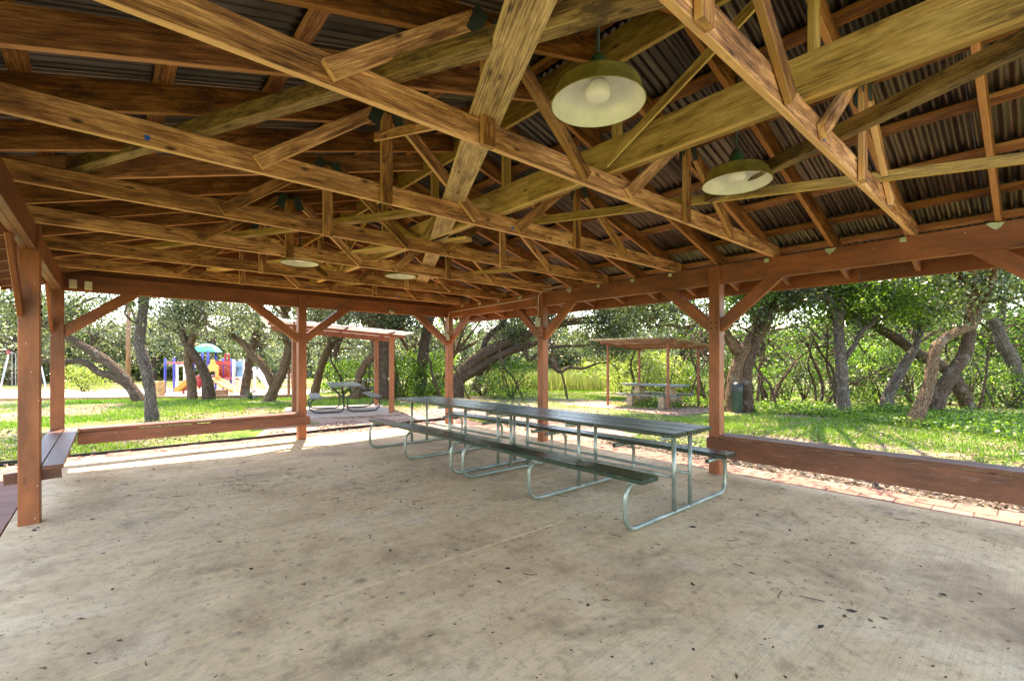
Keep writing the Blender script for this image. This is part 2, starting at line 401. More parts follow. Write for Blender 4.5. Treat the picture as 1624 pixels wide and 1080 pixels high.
def raw_mesh(name, verts, nper, mat, vals, org=(0, 0, 0)):
    """verts (n*nper,3) numpy: polygons of nper consecutive vertices; vals per polygon"""
    me = bpy.data.meshes.new(name); nv = len(verts); nf = nv // nper
    verts = verts - np.array(org)
    me.vertices.add(nv); me.vertices.foreach_set('co', verts.astype(np.float32).ravel())
    me.loops.add(nv); me.loops.foreach_set('vertex_index', np.arange(nv, dtype=np.int32))
    me.polygons.add(nf); me.polygons.foreach_set('loop_start', np.arange(0, nv, nper, dtype=np.int32))
    me.polygons.foreach_set('loop_total', np.full(nf, nper, dtype=np.int32))
    a = me.attributes.new('lv', 'FLOAT', 'POINT'); a.data.foreach_set('value', np.repeat(vals, nper).astype(np.float32))
    me.materials.append(mat); me.update(calc_edges=True); me.validate()
    return me
def leaf_verts(C, L, W, flat=0.0, droop=0.0):
    """diamond leaves at centres C"""
    n = len(C); d = rng.normal(size=(n, 3)); d[:, 2] = d[:, 2] * (1 - flat) - droop
    d /= np.linalg.norm(d, axis=1)[:, None]
    e = rng.normal(size=(n, 3))
    if flat: e[:, 2] *= (1 - flat)
    e -= d * np.sum(d * e, 1)[:, None]; e /= np.linalg.norm(e, axis=1)[:, None]
    L = np.broadcast_to(L, (n,))[:, None]; W = np.broadcast_to(W, (n,))[:, None]
    nn = np.cross(d, e)
    V = np.stack([C - d * L * .5, C + e * W * .5 + nn * L * .08, C + d * L * .5, C - e * W * .5 + nn * L * .08], 1)
    return V.reshape(-1, 3)
def leaves_obj(name, C, L, W, mat, parent=None, org=(0, 0, 0), flat=0.0, droop=0.0, vals=None):
    vals = rng.random(len(C)) if vals is None else vals
    me = raw_mesh(name, leaf_verts(C, L, W, flat, droop), 4, M[mat], vals, org)
    o = bpy.data.objects.new(name, me); col.objects.link(o)
    if parent is not None: o.parent = parent
    return o
def vnoise(x, y, s, seed=0):
    x = x * s + seed * 17.3; y = y * s + seed * 9.1
    xi = np.floor(x); yi = np.floor(y); fx = x - xi; fy = y - yi
    fx = fx * fx * (3 - 2 * fx); fy = fy * fy * (3 - 2 * fy)
    h = lambda a, b: np.modf(np.abs(np.sin(a * 127.1 + b * 311.7 + seed) * 43758.5453))[0]
    return (h(xi, yi) * (1 - fx) + h(xi + 1, yi) * fx) * (1 - fy) + (h(xi, yi + 1) * (1 - fx) + h(xi + 1, yi + 1) * fx) * fy

# ------------------------------------------------------------------ pavilion dimensions
XL, XR, RIDGE = -.52, 5.93, 2.705
YB = 9.0
POSTY = [9.0, 5.95, 2.78, -.36]
BEAM0, BEAM1 = 2.425, 2.66
PITCH = .29
YEND = -.36
def roof_under(x): return BEAM1 + PITCH * (XR - RIDGE - abs(x - RIDGE))      # underside of the rafters

# ------------------------------------------------------------------ setting: ground
def make_ground():
    me = bpy.data.meshes.new('ground'); vs = []; fs = []
    rad = [0, 4, 8, 11, 13, 16, 20, 25, 32, 42, 60, 100, 250, 900]; seg = 96
    for r in rad:
        for k in range(seg):
            a = 2 * math.pi * k / seg; x, y = r * math.sin(a), r * math.cos(a)
            z = gz(x, y) if r <= 60 else gz(0, 60)
            vs.append((x, y, z))
    for i in range(len(rad) - 1):
        for k in range(seg):
            k2 = (k + 1) % seg; fs.append((i * seg + k, i * seg + k2, (i + 1) * seg + k2, (i + 1) * seg + k))
    me.from_pydata(vs, [], fs); me.materials.append(M['ground'])
    o = bpy.data.objects.new('ground', me); col.objects.link(o); me.validate(); struct(o, 'patchy lawn and bare soil around the pavilion')
make_ground()
def sheet(name, poly, z, mat, label, thick=.1, follow=False):
    """flat sheet of ground cover, triangulated over a grid so that it follows the slope"""
    n = len(poly); vs = []; 
    if follow:
        # subdivide quad poly (4 corners)
        N = 14; P = [Vector((p[0], p[1], 0)) for p in poly]; fs = []
        for i in range(N + 1):
            for j in range(N + 1):
                a, b = i / N, j / N
                q = P[0] * (1 - a) * (1 - b) + P[1] * a * (1 - b) + P[2] * a * b + P[3] * (1 - a) * b
                vs.append((q.x, q.y, gz(q.x, q.y) + z))
        fs = [(i * (N + 1) + j, (i + 1) * (N + 1) + j, (i + 1) * (N + 1) + j + 1, i * (N + 1) + j + 1) for i in range(N) for j in range(N)]
        me = bpy.data.meshes.new(name); me.from_pydata(vs, [], fs)
        import bmesh
        bm = bmesh.new(); bm.from_mesh(me); bmesh.ops.recalc_face_normals(bm, faces=bm.faces)
        if bm.faces[:][0].normal.z < 0: bmesh.ops.reverse_faces(bm, faces=bm.faces)
        bm.to_mesh(me); bm.free()
    else:
        me = bpy.data.meshes.new(name)
        vs = [(p[0], p[1], z) for p in poly] + [(p[0], p[1], z - thick) for p in poly]
        fs = [tuple(range(n)), tuple(range(2 * n - 1, n - 1, -1))] + [(i, n + i, n + (i + 1) % n, (i + 1) % n) for i in range(n)]
        me.from_pydata(vs, [], fs)
    me.materials.append(M[mat]); o = bpy.data.objects.new(name, me); col.objects.link(o)
    return struct(o, label)
SX0, SX1, SY1 = -.66, 6.03, 9.12
sheet('concrete_slab', [(SX0, 2.862), (SX1, 2.862), (SX1, SY1), (SX0, SY1)], 0, 'conc', 'stained broom finished concrete slab under the far bays', .16)
sheet('concrete_slab', [(SX0, -2.2), (SX1, -2.2), (SX1, 2.852), (SX0, 2.852)], -.002, 'conc', 'near half of the stained concrete slab', .16)
sheet('dirt_path', [(2.0, 9.75), (9.2, 9.75), (8.8, 12.2), (3.2, 12.6)], -.052, 'dirt', 'bare pinkish dirt between slab and shelter', .02)
sheet('dirt_path', [(6.7, 5.2), (8.1, 5.4), (9.2, 9.75), (6.7, 9.75)], -.050, 'dirt', 'dappled dirt beside the brick strip', .02)
sheet('mulch_bed', [(6.66, -2.2), (7.35, -2.2), (7.5, 2.0), (7.3, 5.2), (6.66, 5.2)], -.045, 'mulch', 'strip of dark mulch and leaf litter along the brick edging', .03)
d, p = gnd(1038, 650)
sheet('dirt_path', [(11.6, 6.6), (15.6, 6.2), (15.6, 10.8), (12.2, 11.4)], .012, 'dirt', 'trodden dirt around the block picnic table', .02, True)

# pavers: a strip of real pieces along the right edge and the back edge
def pavers():
    k = struct(bpy.data.objects.new('brick_strip', None)); col.objects.link(k); k['label'] = 'pink paver strip edging the slab'
    mb = MB(); mb.box((0, 0, -.03), (.2935, .2935, .06), 0, .005); me = mb.mesh('paver', M['paver'])
    def put(x, y, rz=0.):
        o = bpy.data.objects.new('paver', me); col.objects.link(o); o.parent = k
        o.location = (x, y, -.022 + random.uniform(-.006, .005)); o.rotation_euler = (random.uniform(-.012, .012), random.uniform(-.012, .012), rz + random.uniform(-.01, .01))
    y = -.9
    while y < 9.1:
        for r_ in range(2): put(6.19 + r_ * .298, y + (.15 if r_ else 0))
        y += .298
    x = -.9
    while x < 6.6:
        for r_ in range(2): put(x + (.15 if r_ else 0), 9.28 + r_ * .298)
        x += .298
    y = 4.9
    while y < 9.1:
        for r_ in range(2): put(-.83 - r_ * .298, y + (.15 if r_ else 0))
        y += .298
pavers()
for pts, lab in (([(-1.6, 9.76), (2.2, 9.78), (4.0, 9.95), (6.8, 9.9)], 'black plastic edging along the back brick strip'),):
    mb = MB()
    for a, b in zip(pts[:-1], pts[1:]): mb.board((a[0], a[1], -.03), (b[0], b[1], -.03), .025, .09)
    tag(mb.build('lawn_edging', 'dark', org=(0, 9.8, 0)), lab, 'edging')

# sandy play area and its timber edge
sp = [gnd(-60, 637)[1], gnd(470, 630)[1], gnd(560, 617)[1], gnd(-60, 619)[1]]
sheet('sand_pit', [(q.x, q.y) for q in sp], .02, 'sand', 'pale sandy play area behind the trees', .1, True)
mb = MB()
for i in range(8):
    a = sp[0].lerp(sp[1], i / 8); b = sp[0].lerp(sp[1], (i + 1) / 8)
    mb.board((a.x, a.y, gz(a.x, a.y) + .05), (b.x, b.y, gz(b.x, b.y) + .05), .14, .14)
tag(mb.build('timber_edging', 'pole', org=(sp[0].x, sp[0].y, 0)), 'low timber edging along the near side of the sand', 'edging')

# ------------------------------------------------------------------ pavilion
pav = empty('picnic_pavilion', (RIDGE, 2.75, 0), 'open timber pavilion with exposed trusses and corrugated metal roof', 'pavilion')
def P(name, mat, fn, parent=None, smooth=False):
    mb = MB(); fn(mb); return mb.build(name, mat, parent or pav, smooth=smooth)
# posts
for y in POSTY:
    for x in (XL, XR):
        P('post', 'red', lambda b: b.board((x, y, -.02), (x, y, BEAM1 - .003), .14, .14, (0, 1, 0), .006))
P('post', 'red', lambda b: b.board((2.7, YB, -.02), (2.7, YB, BEAM1 - .003), .14, .14, (0, 1, 0), .006))
P('post', 'red', lambda b: b.board((2.7, YEND, -.02), (2.7, YEND, BEAM1 - .003), .14, .14, (0, 1, 0), .006))
# beams, two plies each
zc = (BEAM0 + BEAM1) / 2; hb = BEAM1 - BEAM0
for x in (XL, XR):
    for a, b_ in zip(POSTY[:-1], POSTY[1:]):
        for s in (-1, 1):
            P('beam', 'red', lambda b: b.board((x + s * .024, a - .072, zc), (x + s * .024, b_ + .072, zc), .045, hb))
for y in (YB, YEND):
    for a, b_ in ((XL, 2.7), (2.7, XR)):
        for s in (-1, 1):
            P('beam', 'red', lambda b: b.board((a + .072, y + s * .024, zc), (b_ - .072, y + s * .024, zc), .045, hb))
# knee braces
def brace(px, py, dx, dy, ln=.74, drop=.58):
    left = px < 0 and dy
    if left: px -= .052
    a = Vector((px + dx * .05, py + dy * .05, BEAM0 - drop + .03)); b_ = Vector((px + dx * ln, py + dy * ln, BEAM0 + .04))
    P('knee_brace', 'red', lambda b: b.board(a, b_, .038 if left else .075, .12 if left else .14, (0, 0, 1), .005))
for i, y in enumerate(POSTY):
    for x in (XL, XR):
        if i > 0: brace(x, y, 0, 1)
        if i < len(POSTY) - 1: brace(x, y, 0, -1)
for x, ds in ((XL, (1,)), (2.7, (-1, 1)), (XR, (-1,))):
    for dx in ds:
        brace(x, YB, dx, 0, .84, .62); brace(x, YEND, dx, 0, .84, .62)
# rafters and trusses
RH = .165; TH = .04
TRUSS_Y = [.88 + 1.25 * k for k in range(0, 7)]
COMMON_Y = [.88 + 1.25 * k + .625 for k in range(-1, 7)]
EAVE = .62
def rafter(mb, y, s, mat=None, ext=EAVE):
    c = math.hypot(1, PITCH); off = RH / 2 * c
    x1 = RIDGE + s * (XR - RIDGE + ext)
    zt = BEAM1 - PITCH * ext + off
    p0 = Vector((RIDGE + s * .022, y, roof_under(RIDGE) + off)); p1 = Vector((x1, y, zt))
    mb.board(p0, p1, TH, RH, (0, 0, 1))
for y in COMMON_Y + [YB + .06, YEND - .06]:
    for s in (-1, 1): P('rafter', 'rafter', lambda b: rafter(b, y + random.uniform(-.015, .015), s))
for y in COMMON_Y + TRUSS_Y:
    for s in (-1, 1):
        c0_ = math.hypot(1, PITCH); x0 = RIDGE + s * (XR - RIDGE + .055); x1 = RIDGE + s * (XR - RIDGE + EAVE - .003)
        P('rafter_tail', 'red', lambda b: b.board((x0, y, BEAM1 - PITCH * .055 + .0), (x1, y, BEAM1 - PITCH * (EAVE - .003) + .0), TH + .005, .17))
NODE = 1.10
for ti, y in enumerate(TRUSS_Y):
    def chord(b):
        j = random.uniform(-.004, .004)
        b.board((XL - .10, y - .042, BEAM1 + .072 + j), (XR + .09, y - .042, BEAM1 + .072 + j), .038, .142)
    t = P('truss', 'truss', chord)
    for s in (-1, 1): P('top_chord', 'rafter', lambda b: rafter(b, y, s), t)
    zb = BEAM1 + .03
    for s in (-1, 1):
        nx = RIDGE + s * NODE; zt = roof_under(nx) + .05
        yy = y - .083
        P('web', 'truss', lambda b: b.board((nx, yy, zb - .045), (nx, yy, zt), .038, .089, (s, 0, 0)), t)
        P('web', 'truss', lambda b: b.board((RIDGE + s * 1.98, yy, zb + .02), (nx + s * .10, yy, zt - .02), .038, .089, (0, 0, 1)), t)
        P('web', 'truss', lambda b: b.board((RIDGE + s * .24, yy, zb + .01), (nx - s * .10, yy, zt + .0), .038, .089, (0, 0, 1)), t)
        if ti >= 0:
            P('gusset_plate', 'strap', lambda b: b.board((nx, yy + .03, zt - .16), (nx, yy + .03, zt + .03), .028, .10, (s, 0, 0)), t)
            for q in (-1, 1):
                P('gusset_plate', 'strap', lambda b: b.board((nx + q * .12, yy - .022, zt - .11), (nx + q * .055, yy - .022, zt + .045), .004, .085, (s, 0, 0)), t)
    P('king_post', 'pale', lambda b: b.board((RIDGE + .10, y - .083, BEAM1 + .20), (RIDGE + .10, y - .083, roof_under(RIDGE) + .06), .038, .089, (1, 0, 0)), t)
# ridge board and strongback along the middle
zr = roof_under(RIDGE) + RH / 2
P('ridge_board', 'pale', lambda b: b.board((RIDGE, YEND - .4, zr - .03), (RIDGE, YB + .4, zr - .03), .038, .235))
for a, b_ in ((YEND + .03, 2.9), (2.905, 8.6)):
    P('strongback', 'pale', lambda b: b.board((RIDGE + .035, a, 2.92), (RIDGE + .035, b_, 2.92), .038, .235))
    P('strongback', 'pale', lambda b: b.board((RIDGE + .082, a, 2.826), (RIDGE + .082, b_, 2.826), .05, .038))
# plan bracing lying on the bottom chords
ZB = 2.807
def plan_brace(a, b_, w, h, mat, z=ZB):
    P('diagonal_brace', mat, lambda b: b.board((a[0], a[1], z + h / 2), (b_[0], b_[1], z + h / 2), w, h))
plan_brace((.55, -.05), (4.30, 7.45), .185, .038, 'grey')
plan_brace((2.05, .0), (-.25, 4.75), .075, .089, 'grey', ZB + .002)
plan_brace((2.88, -.3), (3.90, 1.9), .075, .089, 'grey')
plan_brace((4.95, -.25), (3.15, 3.55), .038, .075, 'pale', ZB + .004)
plan_brace((2.6, 3.3), (.3, 7.6), .09, .06, 'pale', ZB + .04)
plan_brace((3.1, 4.3), (1.2, 8.4), .14, .038, 'pale', ZB + .004)
plan_brace((4.9, 4.9), (3.2, 8.5), .09, .05, 'pale', ZB + .004)
for k, y in enumerate(TRUSS_Y[:-1]):
    a, b_ = ((y + .1, 2.84), (y + 1.16, 3.42)) if k % 2 else ((y + .1, 3.42), (y + 1.16, 2.84))
    P('sway_brace', 'pale', lambda b: b.board((RIDGE - .045, a[0], a[1]), (RIDGE - .045, b_[0], b_[1]), .02, .064, (0, 0, 1)))
    for sx_ in (-1, 1):
        xx = RIDGE + sx_ * (NODE + .075)
        if (k + sx_) % 3 == 0: P('sway_brace', 'truss', lambda b: b.board((xx, y + .05, 2.83), (xx, y + 1.2, 3.14), .02, .064, (0, 0, 1)))
for x, y, dx, dy in [(2.7, YB, 0, -1), (XR, POSTY[1], -1, 0), (XR, POSTY[2], -1, 0), (XR, YB, -1, 0), (XL, POSTY[1], 1, 0), (XL, YB, 1, 0)]:
    for zz in (1.86, 1.93):
        for o_ in (-.03, .03):
            q = Vector((x + dx * .068 + (o_ if dy else 0), y + dy * .068 + (o_ if dx else 0), zz))
            P('bolt', 'dark', lambda b: b.tube([q, q + Vector((dx * .012, dy * .012, 0))], .011, 6))
# purlins and corrugated panels
c = math.hypot(1, PITCH)
def slope_pt(s, u, h):      # u along the slope from the ridge, h above the rafters' top
    x = RIDGE + s * u / c; z = roof_under(RIDGE) - PITCH * u / c + RH * c + h * c
    return x, z
for s in (-1, 1):
    for u in (.16, .76, 1.36, 1.96, 2.56, 3.16, 3.62, 3.98):
        for a, b_ in ((YEND - .5, 2.71), (2.715, YB + .5)):
            x, z = slope_pt(s, u, .0195)
            P('purlin', 'rafter', lambda b: b.board((x, a, z), (x, b_, z), .089, .038, (s * PITCH / c, 0, 1 / c)))
U1 = (XR - RIDGE + EAVE + .08) * c
def corr_mesh(width=.64, pitch=.0711, amp=.0135):
    n = int(width / pitch * 8); vs = []; fs = []
    for i in range(n + 1):
        y = i / n * width; h = amp * math.sin(2 * math.pi * y / pitch)
        vs += [(0, y, h), (U1, y, h), (0, y, h + .0015), (U1, y, h + .0015)]
    for i in range(n):
        a = i * 4; b = a + 4
        fs += [(a, b, b + 1, a + 1), (a + 2, a + 3, b + 3, b + 2)]
    me = bpy.data.meshes.new('roof_panel'); me.from_pydata(vs, [], fs); me.materials.append(M['roof'])
    me.polygons.foreach_set('use_smooth', [True] * len(me.polygons)); return me
cm = corr_mesh()
def roof_panels():
    y = YEND - .55; k = 0
    while y < YB + .5:
        for s in (-1, 1):
            o = bpy.data.objects.new('roof_panel', cm); col.objects.link(o); o.parent = pav
            x, z = slope_pt(s, .02, .038 + .0165 + (.0025 if k % 2 else 0))
            ax = Vector((s / c, 0, -PITCH / c)); ay = Vector((0, 1, 0)); az = ax.cross(ay)
            if az.z < 0: ay = -ay; az = -az
            m = Matrix((ax, ay, az)).transposed().to_4x4()
            yy = y if ay.y > 0 else y + .64
            m.translation = Vector((x, yy, z)) - pav.location
            o.matrix_local = m
        y += .62; k += 1
roof_panels()
P('ridge_cap', 'roof', lambda b: b.prism([(-.16, -.045), (0, .004), (.16, -.045), (.16, -.042), (0, .007), (-.16, -.042)], (RIDGE, YEND - .5, roof_under(RIDGE) + RH * c + .082), (1, 0, 0), (0, 0, 1), (0, 1, 0), YB - YEND + 1.0))
# fascia boards outside the eaves
for s in (-1, 1):
    x = RIDGE + s * (XR - RIDGE + EAVE + .022)
    for a, b_ in ((YEND - .5, 1.4), (1.405, 5.1), (5.105, YB + .5)):
        P('fascia', 'red', lambda b: b.board((x, a, 2.455), (x, b_, 2.455), .038, .20))
for s in (-1, 1):
    x1 = RIDGE + s * (XR - RIDGE + EAVE); zz = roof_under(RIDGE) + .06
    P('barge_board', 'red', lambda b: b.board((RIDGE + s * .003, YB + .53, zz), (x1, YB + .53, BEAM1 - PITCH * EAVE + .06), .03, .24))
# gable siding, board by board, at both ends
for y in (YB + .12,):
    z = BEAM0 + .1
    while z < roof_under(RIDGE) + .1:
        half = min(XR - RIDGE + .5, (XR - RIDGE) - (z + .166 - BEAM1 - RH - .03) / PITCH)
        if half > .25:
            P('gable_board', 'red', lambda b: b.board((RIDGE - half, y + .006 * (int(z / .169) % 2), z + .083), (RIDGE + half, y + .006 * (int(z / .169) % 2), z + .083), .022, .184))
        z += .169
# built-in benches: boards, apron and bearers are pieces of each bench
def bench(name, boards, apron, bearers, label):
    mb = MB(); mb.board(*apron); b0 = mb.build('bench', 'redold', pav); b0['label'] = label
    for q in boards: P('seat_board', 'redold', lambda b: b.board(*q), b0)
    for q in bearers: P('bearer', 'redold', lambda b: b.board(*q), b0)
ZS = .482
bench('bench', [((XR - .09 + dx, POSTY[2] - .085 if dx < .1 else POSTY[2] + .05, ZS), (XR - .09 + dx, -.27, ZS), .138, .038) for dx in (.07, .215)],
      ((XR - .105, POSTY[2] + .07, .345), (XR - .105, -.42, .345), .04, .235),
      [((XR + .10, y, .40), (XR + .10 - .16, y, .40), .05, .12) for y in (1.2, .3, 2.3)], 'long right hand bench with worn rust brown top')
bench('bench', [((XL + .225, YB - .155, ZS), (2.615, YB - .155, ZS), .138, .038), ((XL + .075, YB - .01, ZS), (2.625, YB - .01, ZS), .138, .038)],
      ((XL + .21, YB - .205, .365), (2.78, YB - .205, .365), .038, .165),
      [((x, YB + .05, .41), (x, YB - .18, .41), .05, .10) for x in (1.05, 2.3)] + [((XL + .23, YB - .20, .4555), (.35, YB - .20, .4555), .03, .015), ((1.25, YB - .20, .4555), (2.6, YB - .20, .4555), .03, .015)], 'bench along the back opening with a slotted front')
bench('bench', [((XL - .003, POSTY[1] + .075, ZS), (XL - .003, YB - .075, ZS), .14, .038), ((XL + .147, POSTY[1] - .03, ZS), (XL + .147, YB - .085, ZS), .14, .038)],
      ((XL - .17, POSTY[1] + .094, .395), (XL + .20, POSTY[1] + .094, .41), .04, .10),
      [((XL - .1, y, .40), (XL + .20, y, .40), .04, .12) for y in (7.4, 8.7)], 'short left hand bench beside the nearest post')
# small hardware: tape tabs, conduit, boxes
for i, y in enumerate(sorted(TRUSS_Y + COMMON_Y)):
    if y < .1 or y > 8.6: continue
    if i % 2: P('tape_tab', 'tape', lambda b: b.board((XR - .049, y + .03, BEAM1 - .05), (XR - .049, y + .03, BEAM1 - .005), .002, .05, (0, 1, 0), .0005))
    else: P('tape_tab', 'tape', lambda b: b.prism([(x_ * random.uniform(.7, 1.25), y_ * random.uniform(.7, 1.2)) for x_, y_ in ((-.058, .010), (-.02, .006), (.02, .014), (.055, .010), (.038, -.022), (.012, -.04), (.0, -.062), (-.018, -.04), (-.036, -.028))], (XR - .0505, y + .02, BEAM1 - .012), (0, 1, 0), (0, 0, 1), (1, 0, 0), .002))
for (x, y) in ((.17, 3.38), (2.9, 3.38), (3.05, .88), (4.75, .88), (2.6, 8.38), (4.3, 8.38)):
    P('tape_tab', 'bluetape', lambda b: b.board((x - .012, y - .0635, 2.70), (x + .012, y - .0635, 2.703), .003, .028))
yb = POSTY[1]
P('conduit', 'conduit', lambda b: b.tube([(XR - .085, YB - .10, 2.05), (XR - .085, YB - .10, 2.46), (XR - .08, YB - .14, 2.52), (XR - .075, YB - .2, 2.54), (XR - .065, yb + .3, 2.585), (XR - .06, yb + .1, 2.60)], .011), smooth=True)
P('conduit', 'conduit', lambda b: b.tube([(XR - .09, yb + .02, 2.20), (XR - .09, yb + .02, 2.58), (XR - .09, yb - .02, 2.65), (XR - .09, yb - .10, 2.69), (XR - .09, yb - .6, 2.72)], .013), smooth=True)
P('junction_box', 'box', lambda b: b.box((XR - .10, YB - .10, 1.98), (.06, .09, .14), 0, .006))
P('junction_box', 'box', lambda b: b.box((XR - .10, yb + .02, 2.13), (.06, .10, .16), 0, .006))
for dx, dz in ((.16, .0), (.32, -.01)):
    P('outlet_box', 'cream', lambda b: b.box((XL + dx, YB - .075, 2.52 + dz), (.08, .05, .12), 0, .005))
P('wall_lamp', 'box', lambda b: b.tube([(4.42, YB - .06, 2.50), (4.47, YB - .12, 2.43)], .035, 12), smooth=True)

# overhead diffuser between the rafters and a leaf stuck on the strongback
fx, fz = slope_pt(1, 1.05, -.13)
f0 = empty('ceiling_fixture', (fx, .36, fz), 'long light fixture with a greenish diffuser tucked under the right roof slope', 'light fixture')
MB().board((fx, .08, fz + .05), (fx, .66, fz + .05), .17, .05, (PITCH, 0, 1), .01).build('housing', 'lampneck', f0)
MB().board((fx, .09, fz), (fx, .65, fz), .15, .055, (PITCH, 0, 1), .018).build('diffuser', 'glass', f0)

# pendant lamps
def make_lamp():
    root = empty('pendant_lamp', (0, 0, 0), '', 'lamp', 'green enamel pendant lamps')
    R0 = .232
    out = [(R0, 0), (R0 + .004, .003), (R0 - .002, .008), (.206, .086), (.196, .100), (.14, .118), (.075, .132), (.062, .138)]
    MB().lathe(out, (0, 0, 0), 48).build('shade', 'lampgreen', root, smooth=True)
    inn = [(R0 - .001, .0015), (.201, .083), (.19, .095), (.13, .112), (.05, .125), (.001, .126)]
    MB().lathe(inn, (0, 0, 0), 48).build('reflector', 'white', root, smooth=True)
    nk = [(.062, .128)]
    for i in range(4): nk += [(.060 - i * .004, .145 + i * .02), (.052 - i * .004, .150 + i * .02)]
    nk += [(.040, .225), (.03, .24), (.012, .245)]
    MB().lathe(nk, (0, 0, 0), 24).build('neck', 'lampneck', root, smooth=True)
    MB().tube([(0, 0, .24), (0, 0, .78)], .010, 8).build('stem', 'strap', root, smooth=True)
    b = [(.001, .022), (.03, .024), (.055, .032), (.062, .05), (.06, .075), (.045, .1), (.03, .113)]
    MB().lathe(b, (0, 0, 0), 24).build('bulb', 'bulb', root, smooth=True)
    return root
l0 = make_lamp()
LC = [.88 + .625, .88 + 1.25 * 4 + .625]
l0.location = (1.86, LC[0] - .03, 2.735); l0['label'] = 'largest green and white pendant lamp, nearest, with its bulb in view'
dup(l0, (3.46, LC[0] - .03, 2.735), 'pendant lamp hanging right of the yellow strongback over the near table')
dup(l0, (1.93, LC[1], 2.735), 'small far pendant lamp seen nearly edge on below the far trusses')
dup(l0, (3.40, LC[1], 2.735), 'farthest pendant lamp mostly hidden behind the truss chords')

# ------------------------------------------------------------------ long picnic tables
TXC = 4.17
def arc(cx, cz, r, a0, a1, n=6): return [(cx + r * math.cos(R(a0 + (a1 - a0) * i / n)), cz + r * math.sin(R(a0 + (a1 - a0) * i / n))) for i in range(n + 1)]
def make_table():
    root = empty('picnic_table', (0, 0, 0), '', 'picnic table', 'long green picnic tables set end to end')
    y0, y1 = -1.30, 1.30; tz = .795
    for i, x in enumerate((-.25, 0, .25)):
        MB().board((x, y0 + random.uniform(-.012, .012), tz - .019), (x, y1, tz - .019), .238, .038, (0, 0, 1), .006).build('top_plank', 'green', root)
    for s in (-1, 1):
        MB().board((s * .76, y0 - .005, .451), (s * .76, y1, .451), .245, .042, (0, 0, 1), .007).build('seat_plank', 'green', root)
    r = .021
    for y in (-1.17, 0, 1.17):
        pts = []
        for s in (-1, 1):
            q = [(.50, .408), (.80, .408)] + arc(.80, .408 - .12, .12, 90, 0) + arc(.92 - .13, .021 + .13, .13, 0, -90) + [(0.3, .021)]
            q = [(s * x, y, z) for x, z in q]
            pts += q if s < 0 else q[::-1]
        fr = MB().tube(pts, r, 10).build('frame', 'galv', root, smooth=True)
        for x in (-.15, .15):
            MB().tube([(x, y + .0, .02), (x, y, tz - .062)], r, 10).build('leg', 'galv', root, smooth=True)
        MB().tube([(-.36, y, tz - .062), (.36, y, tz - .062)], r, 10).build('crossbar', 'galv', root, smooth=True)
    for x, z in ((-.125, .345), (.125, .345)):
        MB().tube([(x, -1.17, z), (x, 1.17, z)], .015, 8).build('stretcher', 'galv', root, smooth=True)
    for y in (-1.17, 0, 1.17):
        for s in (-1, 1):
            MB().tube([(s * .50, y + .0, .408), (s * .86, y, .408)], .0235, 10).build('seat_bracket', 'galv', root, smooth=True)
    return root
t1 = make_table(); t1.location = (TXC, 3.46, 0); t1['label'] = 'nearer long green picnic table on galvanised tube frames'
dup(t1, (TXC, 6.085, 0), 'farther long green picnic table joined to the nearer one', R(.6))

